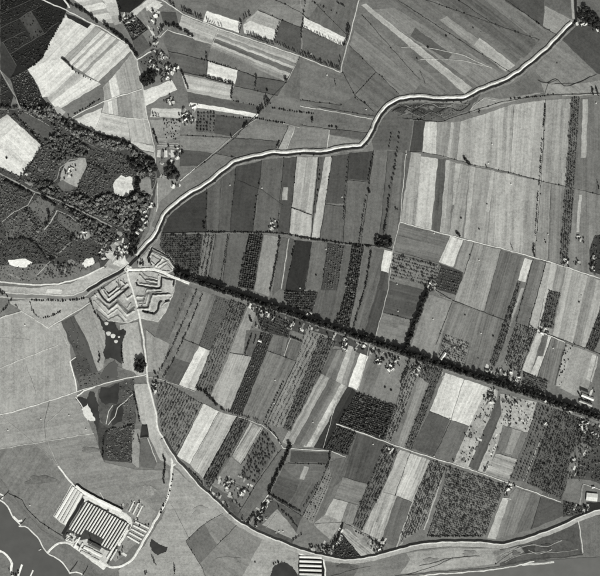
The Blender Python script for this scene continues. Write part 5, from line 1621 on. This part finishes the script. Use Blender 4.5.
    ('90,300 92,304 94,309', 1.5, 'round', .5, 'tree at the corner between canal and excavation', .4, 0),
    ('95,312 101,320', 1.8, 'bush', 1.4, 'bush on the upper pond shore', .4, 0),
    ('99,352 100,358 98,362', 1.7, 'bush', 1.3, 'bush on the spit in the excavation', .5, 0),
    ('122,346 122,356 123,364', 2.0, 'bush', 1.3, 'bush on the right pond shore', .4, 0),
    ('134,393 136,403 138,412 140,422', 2.2, 'bush', 1.3, 'bush on the edge of the pale meadow by the dike road', .3, .1),
    ('106,432 112,428 124,427 134,424', 2.0, 'bush', 1.3, 'bush on the upper edge of the reed bed', .3, .1),
    ('104,434 103,446 103,458', 2.2, 'bush', 1.2, 'bush on the left edge of the reed bed', .4, .1),
    ('154,371 158,377 156,384', 1.9, 'round', .6, 'tree at the cottage on the dike road', .8, 0),
    ('143,304 141,306', 1.8, 'bush', 1.4, 'bush beside the road through the fort', .3, 0),
    ('150,258 149,261 152,265', 1.5, 'round', .6, 'dark tree on the fort beside the canal', .6, 0),
    ('140,263 143,265 143,259', 1.7, 'round', .55, 'tree around the gatehouse on the fort', .5, 0),
    ('143,311 147,312 154,313', 2.4, 'bush', 1.4, 'bush on the black fort moat', .4, 0),
    ('153,116 160,117', 1.5, 'poplar', .7, 'poplar in the short row under the pale field by the lane', .4, 0),
    ('153,130 156,138 158,144', 1.7, 'bush', 1.6, 'bush along the village lane', .4, 0),
    ('578,392 582,400 590,402', 1.7, 'round', .7, 'dark tree round the yard right of the avenue orchard', .5, 0),
    ('584,428 588,438 586,444 595,446', 1.8, 'round', .75, 'dark tree around the farm below the avenue at the right edge', 1.2, 0),
    ('574,344 576,346', 1.6, 'round', .6, 'tree on the cross ditch at the right', .4, 0),
    ('530,326 537,331', 1.8, 'round', .6, 'tree at the top of the speckled orchard', .6, 0),
    ('597,180 599,190', 2.2, 'bush', 1.2, 'bush at the right edge of the strips', .3, 0),
    ('545,240 546,244', 2.2, 'bush', 1.0, 'tiny bush near the right cottage', .3, 0),
    ('410,358 405,372 400,384', 1.7, 'round', .62, 'tree on the left edge of the ragged orchard strip', .5, 0),
    ('372,352 376,350 380,353', 1.9, 'round', .8, 'dark tree beside the left farm under the avenue', .9, 0),
    ('386,357 392,356 396,360', 1.8, 'round', .8, 'dark tree beside the right farm under the avenue', .9, 0),
    ('344,344 346,350 342,352', 1.8, 'round', .6, 'tree beside the small farm under the avenue', .8, 0),
    ('250,318 252,322', 1.4, 'round', .75, 'tree in the black clump in the slanting meadow', .5, 0),
    ('252,334 248,345 245,354', 1.6, 'round', .55, 'tree in the left garden row below the avenue', .3, 0),
    ('256,336 253,345', 1.8, 'round', .5, 'tree in the right garden row below the avenue', .3, 0),
    ('577,469 580,481', 1.9, 'round', .6, 'tree on the lane to the white hall', .6, 0),
    ('584,507 587,512 578,512', 1.6, 'round', .75, 'dark tree beside the dike near the white hall', 1.0, 0),
    ('10,570 14,575 20,572', 2.2, 'round', .7, 'dark tree on the far river bank', 1.0, 0),
]
for pth, sp, k, s, lab, jit, dr in H:
    row(pth, sp, k, s, lab, HG, jit, dr)
# bushes strewn over the allotments
AG = 'bushes in allotments'
for poly, sp, lab in [
    ('488,388 498,391 490,420 474,462 456,462 470,426', 4.4, 'bush in the pale allotment strip right of the white fields'),
    ('506,403 512,405 487,473 479,470', 4.4, 'bush in the narrow pale allotment strip'),
    ('501,394 536,403 528,431 503,424', 4.4, 'bush in the pale allotment below the avenue'),
    ('566,344 573,346 562,385 556,384', 2.6, 'bush in the pale strip above the avenue at the right'),
    ('162,118 180,120 178,140 165,140', 2.5, 'bush in the village nursery by the lane'),
    ('140,62 158,52 176,68 170,79 158,76', 3.2, 'garden bush in the upper left village'),
]:
    for p in grid(poly, sp, sp, .4, .3):
        tree('bush', tuple(p), .9, lab, AG)
# single bushes and trees standing alone in pasture
SG = 'lone bushes'
for s, k, z, lab in [
    ('417,59', 'round', .5, 'lone black bush left of the white track in the upper pasture'), ('428,47.5', 'bush', 1.5, 'lone bush on the white track crossing in the upper pasture'),
    ('446,36', 'bush', 1.5, 'lone bush in the middle of the upper pasture'), ('473,28', 'bush', 1.1, 'small bush on the upper pasture ditch, left one'),
    ('481,32', 'bush', 1.2, 'small bush on the upper pasture ditch, right one'), ('487,204', 'bush', 1.6, 'lone black bush in the pale strips, right one'),
    ('461,218', 'bush', 1.4, 'lone black bush in the pale strips, left one'), ('479,229', 'bush', 1.5, 'lone black bush nearest the pale road in the strips'),
    ('557,63', 'bush', 1.2, 'lone bush in the triangular pasture by the canal'), ('316,275', 'bush', 1.3, 'lone bush in the strip above the avenue'),
    ('267,90', 'bush', 1.7, 'lone bush in the dark meadow under the striped field'), ('7,158', 'bush', 1.6, 'lone bush in the bright hill field'),
    ('385,387', 'bush', 1.3, 'left bush of the pair in the meadow below the avenue'), ('391,390', 'bush', 1.3, 'right bush of the pair in the meadow below the avenue'),
    ('465,315', 'bush', 1.2, 'upper lone bush in the striped meadow above the square orchard'), ('478,358', 'bush', 1.3, 'lower lone bush in the striped meadow near the avenue'),
    ('493,336', 'bush', 1.2, 'lone bush in the right striped meadow'), ('255,562', 'bush', 1.0, 'tiny bush in the flood plain pasture'),
    ('581,295', 'bush', 1.2, 'upper dark bush in the pale strips at the right'), ('579,302', 'bush', 1.2, 'lower dark bush in the pale strips at the right'),
]:
    tree(k, pts(s)[0], z, lab, SG)

# ================================================================== BUILDINGS
random.seed(21)
hamlet('154,43 155,51 158.6,56.6 160.6,53 163.7,57.6 150,61 161.6,73.7 169,69 171,72.5 174,69 177,67 163,78 167,78 152,58 165,67 157,64 166,73 158,69 154,65 170,65',
       'pale roofed house in the upper left village above the round black wood', 'village houses', 60)
hamlet('126,18 129,20.5 132,19 128,22.5', 'pale farm building beside the black orchard at the top left', 'top farm buildings', 30)
hamlet('155,15 153,21 156,42', 'house on the lane north of the upper left village', 'lane houses', 40)
hamlet('168,100 171,98.5 173,101.5 170,103', 'pale house left of the white strip below the village', 'strip houses', 20)
hamlet('183,115 186,113.5 188,117.5 190,120 194,107 186,119 193,119', 'pale house beside the small square orchard above the canal', 'orchard hamlet', 30)
hamlet('177,158 180,151 171,161 167,177 173,186 178,148', 'house in the hamlet by the canal lane', 'canal lane houses', 70)
hamlet('144,212 146,216 143.5,219 145,223 150,206 137.5,233 141,229 139,222 152,203', 'pale house in the hamlet between forest and canal', 'forest hamlet', 60)
hamlet('122,219 117,239 104,246 112,252 118,248 119,254 108,250 100,252 126,246 130,243 116,256 98,256 122,252 127,252 103,258', 'pale house by the bridge at the foot of the wooded hill', 'bridge houses', 35)
hamlet('69,170 71,173 68,176 73,168', 'white house in the light forest clearing', 'clearing houses', 70)
hamlet('84,232 86,235 82,236', 'white house at the small hill clearing', 'hill houses', 30)
hamlet('42,108 44,110 26,174 70,119', 'house at the wood edge on the hill', 'wood edge houses', 30)
hamlet('142,264 141,260', 'small gatehouse on the fort beside the canal', 'gatehouses', 10)
hamlet('581,19 584,22 582,24 586,24 597,30 577,24', 'pale farm building at the upper right canal bend', 'canal bend farm', 30)
hamlet('272,223 274,226 271,228 275,221', 'white farm building alone in the canal meadows', 'meadow farm', 75)
hamlet('308,310 311,313 307,314', 'white farmhouse in the dark garden above the avenue', 'garden farm', 60)
hamlet('261,311 267,312 268,315 261,306 259,314 273,311', 'pale house under the left part of the avenue', 'avenue houses left', 60)
hamlet('289,328 291,325 256,326 260,341', 'white farm building among gardens below the avenue', 'garden buildings', 65)
hamlet('344,339 346,344 345,349 342,347 363,346 366,343', 'small farm building below the middle of the avenue', 'middle farm', 60)
hamlet('378,359 381,360 379,363 376,360', 'pale building of the left farm under the avenue', 'left avenue farm', 20)
hamlet('391,365 394,364 392,369 389,370 395,361', 'pale building of the right farm under the avenue', 'right avenue farm', 50)
hamlet('416,367 414,371 418,369 412,372 419,366 417,374', 'pale building of the farm where the black belt meets the avenue', 'belt farm', 60)
house((443, 356), 34, 11, 57, 0, 'long white barn slanting up from the avenue beside the square orchard', name='barn', cat='barn', H=4.5)
hamlet('430,283 432,285 428,286 431,280', 'white farm building at the end of the black tree belt', 'belt end farm', 60)
hamlet('487,370 491,372 496,374 500,370 504,373 508,378 519,377 493,378 511,372', 'house in the row above the right part of the avenue', 'right avenue houses', 65)
hamlet('490,393 493,396 488,398 494,390 491,402', 'pale house in the allotments below the avenue', 'allotment houses', 60)
hamlet('545,400 548,402 551,404 567,411 570,411', 'small house on the lower edge of the avenue', 'avenue edge houses', -20)
hamlet('544,329 547,332 542,333', 'pale farm building below the short dark orchard block', 'block farm', 60)
hamlet('565,259 567,262 564,264 576,264 578,262', 'pale farm building at the foot of the very long orchard strip', 'strip farm', 75)
hamlet('593,257 594,262 592,267 594,270', 'farm building at the right edge above the pale road', 'right edge farm', 80)
hamlet('578,236 580,240', 'cottage in the strips right of the long orchard', 'strip cottages', 80)
hamlet('392,449 390,452 388,448', 'small farm in the orchard strip at the cross path', 'cross path farm', 60)
hamlet('509,484 511,487 507,489 505,492', 'pale building at the corner of the largest orchard', 'orchard corner farm', 60)
hamlet('227,482 229,485 226,487 224,484 231,481', 'pale building of the left dike farm', 'left dike farm', 50)
hamlet('243,491 246,490 241,494 238,488', 'building of the middle dike farm', 'middle dike farm', 40)
hamlet('263,507 262,511 265,506 261,515 259,518 267,502 268,500', 'white building of the right dike farm', 'right dike farm', 40)
hamlet('323,546 325,549 313,549 333,545 336,543 329,551', 'small house in the gardens under the lower dike', 'lower dike houses', 30)
hamlet('377,545 380,546 382,542 379,549', 'white house of the farm beside the lower dike', 'lower dike farm', 30)
hamlet('155,387 156,390 154,384', 'white cottage beside the orchard on the dike road', 'dike road cottages', 60)
hamlet('580,424 583,421 587,423 582,428 585,431 592,432 594,434 579,428', 'pale farm building below the avenue near the right edge', 'right farm', 20)
hamlet('573,459 570,476', 'shed by the grey plots near the right edge', 'plot sheds', -10)
hamlet('545,423 509,422', 'small white cottage in the allotments', 'allotment cottages', 40)
house((587.5, 397), 52, 13, -22, 0, 'long pale building on the upper side of the avenue at the right', name='warehouse', cat='building', H=5)
house((585.5, 403), 54, 10, -22, 1, 'grey roofed long shed nearest the avenue at the right', name='warehouse', cat='building', H=4)
house((584, 391), 30, 12, -22, 2, 'dark roofed building behind the two long pale sheds at the right', name='warehouse', cat='building', H=7)
house((591.5, 496.8), 44, 30, -6, 3, 'large white roofed hall near the lower right dike', name='hall', cat='hall', H=6, rise=3.0)
house((593, 487), 12, 8, 10, 0, 'small house above the white hall', name='house')

mass('garden_trees', CLUTTER + GARDEN_TREES, 'round', .5, 'dark garden trees scattered between the houses', 'trees')
mass('bank_reeds', [p for i, p in enumerate(SHORE) if i % 2 and random.random() < .6], 'bush', .7, 'reeds and bushes along the canal shore', 'reeds')
mass('ditch_scrub', SCRUB, 'bush', .75, 'dark scrub dotted along the ditches', 'scrub')
# haystacks: pale domes standing in the meadows
HS = []
nseg = 10
for r0, z0 in ((2.3, -.3), (2.5, 1.6), (2.0, 3.0), (1.1, 4.0)):
    HS += [(r0 * math.cos(2 * math.pi * i / nseg), r0 * math.sin(2 * math.pi * i / nseg), z0) for i in range(nseg)]
HS.append((0, 0, 4.5))
HF = [[a * nseg + i, a * nseg + (i + 1) % nseg, (a + 1) * nseg + (i + 1) % nseg, (a + 1) * nseg + i] for a in range(3) for i in range(nseg)]
HF += [[3 * nseg + i, 3 * nseg + (i + 1) % nseg, 4 * nseg] for i in range(nseg)]
hay_me = mesh('haystack', HS, HF, M_HAY, True)
for s, lab in [
    ('230,185', 'pale haystack in the meadow left of the canal farm, upper one'), ('262,188', 'pale haystack on the meadow ditch above the canal farm'), ('342,197', 'pale haystack below the canal elbow'),
    ('326,249', 'pale haystack just under the cross hedge'), ('397,284', 'pale haystack in the dark field above the avenue'), ('398,311', 'pale haystack at the ditch corner right of the pale track'),
    ('433,319', 'pale haystack in the meadow right of the black belt'), ('434,233', 'pale haystack below the pale road, left one'), ('479,260', 'pale haystack below the pale road, right one'),
    ('481,333', 'pale haystack in the striped meadow'), ('454,347', 'pale stack inside the small square orchard'), ('275,380', 'pale haystack in the large slanting field, upper one'),
    ('274,403', 'pale haystack on the edge of the wide spaced rows'), ('313,422', 'pale haystack in the slanting dark field'), ('450,419', 'pale haystack where four plots meet'),
    ('434,456', 'pale haystack on the cross path under the grey plots'), ('373,444', 'pale haystack in the dark field under the cross path'), ('366,109.5', 'bright round stack above the canal bend'),
    ('327,75', 'pale stack below the poplar row at the lane'), ('311,54', 'pale stack among the poplars'), ('25,325', 'pale stack under the zigzag bank'),
    ('30,505', 'pale stack in the river meadow'), ('41,419', 'pale stack left of the curved path'), ('8,430', 'pale stack at the left edge of the flood plain'),
    ('279,531', 'larger white stack in the dike meadow'), ('276,532.5', 'left small stack in the dike meadow'), ('283,531', 'right small stack in the dike meadow'),
    ('548,234', 'pale stack in the strips near the long orchard'), ('406,154.5', 'bright stack at the meadow end by the strips'), ('488.5,163', 'bright stack in the pale strips right of the clump'),
    ('511,184', 'bright stack on the faint path in the strips'), ('492,144', 'pale stack in the upper strips'), ('596,103', 'pale stack near the upper right edge'), ('69,415', 'pale stack near the bright sandbank'),
    ('86,429', 'pale stack below the bright sandbank'), ('300,288', 'pale stack in the dark meadow above the avenue'), ('553,348', 'pale stack in the striped field at the right'),
]:
    p = pts(s)[0]
    o = link('haystack', hay_me)
    o.location = (*wx(p), float(gz([p])[0]))
    o.rotation_euler = (0, 0, random.uniform(0, 6))
    o.scale = (1.15, 1.15, 1.1)
    tag(o, lab, 'haystack', 'haystacks in the meadows')
# sand mounds in the pond
for s, r, lab in [('106.5,323.5', 9, 'pale sand mound at the top of the excavation pond'), ('108.5,333.5', 11, 'brightest sand mound in the excavation pond'), ('113,336', 11, 'flat pale sand mound in the middle of the pond'),
                  ('116,341.5', 8.5, 'lowest round sand mound in the pond'), ('119,337', 5, 'smallest sand mound in the pond')]:
    x, y = wx(pts(s)[0])
    V, F = [], []
    n = 18
    for j, (q, h) in enumerate(((1.0, .6), (.8, 1.1), (.45, 1.35))):
        V += [(q * r * (1 + .12 * math.sin(3 * a) + .06 * math.sin(5 * a + j)) * math.cos(a), q * r * (1 + .1 * math.cos(2 * a)) * math.sin(a), h) for a in [2 * math.pi * i / n for i in range(n)]]
    V.append((0, 0, 1.45))
    F = [[a * n + i, a * n + (i + 1) % n, (a + 1) * n + (i + 1) % n, (a + 1) * n + i] for a in range(2) for i in range(n)]
    F += [[2 * n + i, 2 * n + (i + 1) % n, 3 * n] for i in range(n)]
    o = link('sand_mound', mesh('sand_mound', V, F, M_SAND, True))
    o.location = (x, y, 0)
    tag(o, lab, 'sand mound', 'sand mounds in the pond')

# ------------------------------------------------------------------ brickworks by the river
slab('brickyard', pts('84,499 90,496 128,517 131,524 116,549 108,564 96,558 66,541 62,536 68,526 72,527'), 0.97, LAND, (alb(84), .05, .3, 0))  # dark ground colour paints the sheds' shadows into the gaps
slab('brickyard', pts('66,541 96,558 108,564 104,570 92,562 80,552 74,548'), 0.975, LAND, (alb(228), .05, .25, 0))
slab('brickyard', pts('72,484 84,493 66,527 53,516'), 0.965, LAND, (alb(190), .05, .2, 0))
slab('brickyard', pts('128,500 122,492 134,492 146,502 156,512 150,528 134,546 116,562 112,558 122,544 132,522'), 0.96, LAND, (alb(140), .1, .5, 0))
slab('brickyard', pts('299,553 323,558 325,580 298,580'), 0.96, LAND, (alb(60), .05, .2, 0))  # dark ground colour stands in for shadow between the sheds
sweep('ditch', '83,498.5 62.5,534', [(-1.6, 1.02), (1.6, 1.02)], M_WATER, None, False)  # plain dark strip left of the drying rows
# dike along the upper side of the yard, the shade of its far slope painted as a dark colour
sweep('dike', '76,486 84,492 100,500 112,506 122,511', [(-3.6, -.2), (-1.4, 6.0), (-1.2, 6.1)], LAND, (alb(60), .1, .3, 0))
sweep('lane', '76,486 84,492 100,500 112,506 122,511', [(-1.2, 6.1), (.4, 6.1), (2.6, .7)], LAND, (alb(228), .1, .15, 0))


def shed(p0, p1, W, H, rise, label, group, mi=3, posts=True, name='drying_shed'):
    """a long open shed between two ends: roof, end walls, plinth and posts"""
    x0, y0 = wx(p0)
    x1, y1 = wx(p1)
    L = math.hypot(x1 - x0, y1 - y0)
    zc = .97
    o = empty(name, ((x0 + x1) / 2, (y0 + y1) / 2, zc), math.atan2(y1 - y0, x1 - x0))
    wall, roof, ch, door = house_meshes(round(L, 1), W, H, rise, mi)
    link('roof', roof, o)
    l, w = L / 2, W / 2
    link('wall', wall, o)
    return tag(o, label, 'shed', group)


NB = 17
for i in range(NB):
    t = i / (NB - 1)
    a = lerp((69.5, 529.5), (112, 551), t)
    b = lerp((87, 501.5), (129, 523.5), t)
    if 5 <= i <= 11:
        a = lerp(a, b, .22)
    a = lerp(a, b, random.uniform(0, .03))
    b = lerp(b, a, random.uniform(0, .03))
    shed(a, b, 5.6, 3.0, 1.1, 'long narrow drying shed, %s from the left in the riverside brickyard' % ORD[i], 'brickyard drying sheds')
for i in range(4):
    t = (i + .5) / 4
    shed(lerp((54.5, 516), (66, 525), t), lerp((72.5, 486), (83, 494), t), 10.6, 3.2, 1.0,
         'wide white roofed shed, %s from the left of the four beside the brickyard' % ORD[i], 'wide white sheds')
for i, (a, b) in enumerate([((129, 511.5), (134.5, 500.5)), ((133, 514), (138.5, 503)), ((137, 516.5), (142.5, 505.5))]):
    shed(a, b, 5.0, 3.0, 1.0, 'short drying shed, %s from the left in the group above the yard corner' % ORD[i], 'corner drying sheds', 0)
for i in range(5):
    t = i / 4
    shed(lerp((135.5, 521.5), (127.5, 536), t), lerp((149, 528), (139.5, 543), t), 5.6, 2.8, .9,
         'pale low shed between yard and river road, %s from the top' % ORD[i], 'cross drying sheds', 0)
for i, (a, b) in enumerate([((74, 547), (80, 537)), ((79, 550), (83, 543)), ((107, 558), (114, 547)), ((110.5, 560), (117, 549)), ((66, 540), (71, 533))]):
    shed(a, b, 6.0, 3.2, 1.2, 'short shed on the lower side of the brickyard, %s from the left' % ['second', 'third', 'fourth', 'last', 'first'][i], 'lower sheds')
for i in range(6):
    y = 556.5 + i * 4.3
    shed((299.5, y + .2), (321.5, y + .9), 8.0, 3.0, 1.1, 'long white drying shed at the bottom edge, %s from the top' % ORD[i], 'bottom edge drying sheds')
# kiln with its chimney, workshops
k = empty('brick_kiln', (*wx((95, 545.5)), .97), R(-27))
tag(k, 'large brick kiln with dark roof and tall chimney in the middle of the brickyard', 'kiln')
link('wall', box_mesh('wall', -26, 26, -8, 8, -.5, 6.5, M_WALL), k)
kw, kr, kc, kd = house_meshes(54, 18, 6.5, 5.0, 2)
link('roof', kr, k)
tv = trunk_mesh(34, 1.7, 0, 3)
tv = tv.copy()
tv.materials.clear()
tv.materials.append(M_STONE)
ch = link('chimney', tv, k)
ch.location = (-16, 4, 0)
hamlet('69,535 71.5,537.5 73,534 76,540 68,539 71,541', 'small pale building at the left end of the brickyard by the river road', 'brickyard buildings', 55)
for i, p in enumerate(['84,547 93,551', '81,551.5 91,556.5', '92,551 102,556', '90,557 99,561.5']):
    a, b = pts(p)
    shed(a, b, 11, 3.4, 1.3, 'white roofed brick store below the kiln, %s of the four' % ORD[i], 'brick stores')
house((108, 511), 8, 7, 60, 2, 'small dark engine house at the top of the drying rows', name='engine_house', cat='building')

# a small boat on the river
b = empty('boat', (*wx((40, 549.7)), .92), R(20))
tag(b, 'small white boat on the river near the curved road end', 'boat')
bv = [(-5, -1.3, 0), (3, -1.5, 0), (6, 0, .2), (3, 1.5, 0), (-5, 1.3, 0), (-5.2, -1.6, 1.2), (3, -1.8, 1.3), (6.8, 0, 1.7), (3, 1.8, 1.3), (-5.2, 1.6, 1.2)]
bf = [[0, 4, 3, 2, 1]] + [[i, (i + 1) % 5, 5 + (i + 1) % 5, 5 + i] for i in range(5)] + [[5, 6, 7, 8, 9]]
link('hull', mesh('hull', bv, bf, M_SHED), b)
link('cabin', box_mesh('cabin', -3.5, 0, -1.1, 1.1, 1.2, 2.8, M_SHED), b)

line('lane', '299,553.5 310,556.5 323,559', 1.0, 232, 1.3)
line('lane', '323.5,558 325,570 325.5,580', 1.5, 235, 1.3)
slab('brickyard', ragged(pts('83,496 92,497 122,511 131,517 133,524 120,546 117,545 129,525 127,521 88,500 84,502'), .5), 0.985, LAND, (alb(222), .05, .3, 0))
slab('brickyard', ragged(pts('66,536 72,531 78,539 74,546 66,541'), .5), 0.983, LAND, (alb(205), .05, .5, 0))
slab('brickyard', ragged(pts('75,541 88,539 104,549 113,552 106,563 96,558 84,548'), .5), 0.986, LAND, (alb(188), .05, .5, 0))
plant_all()
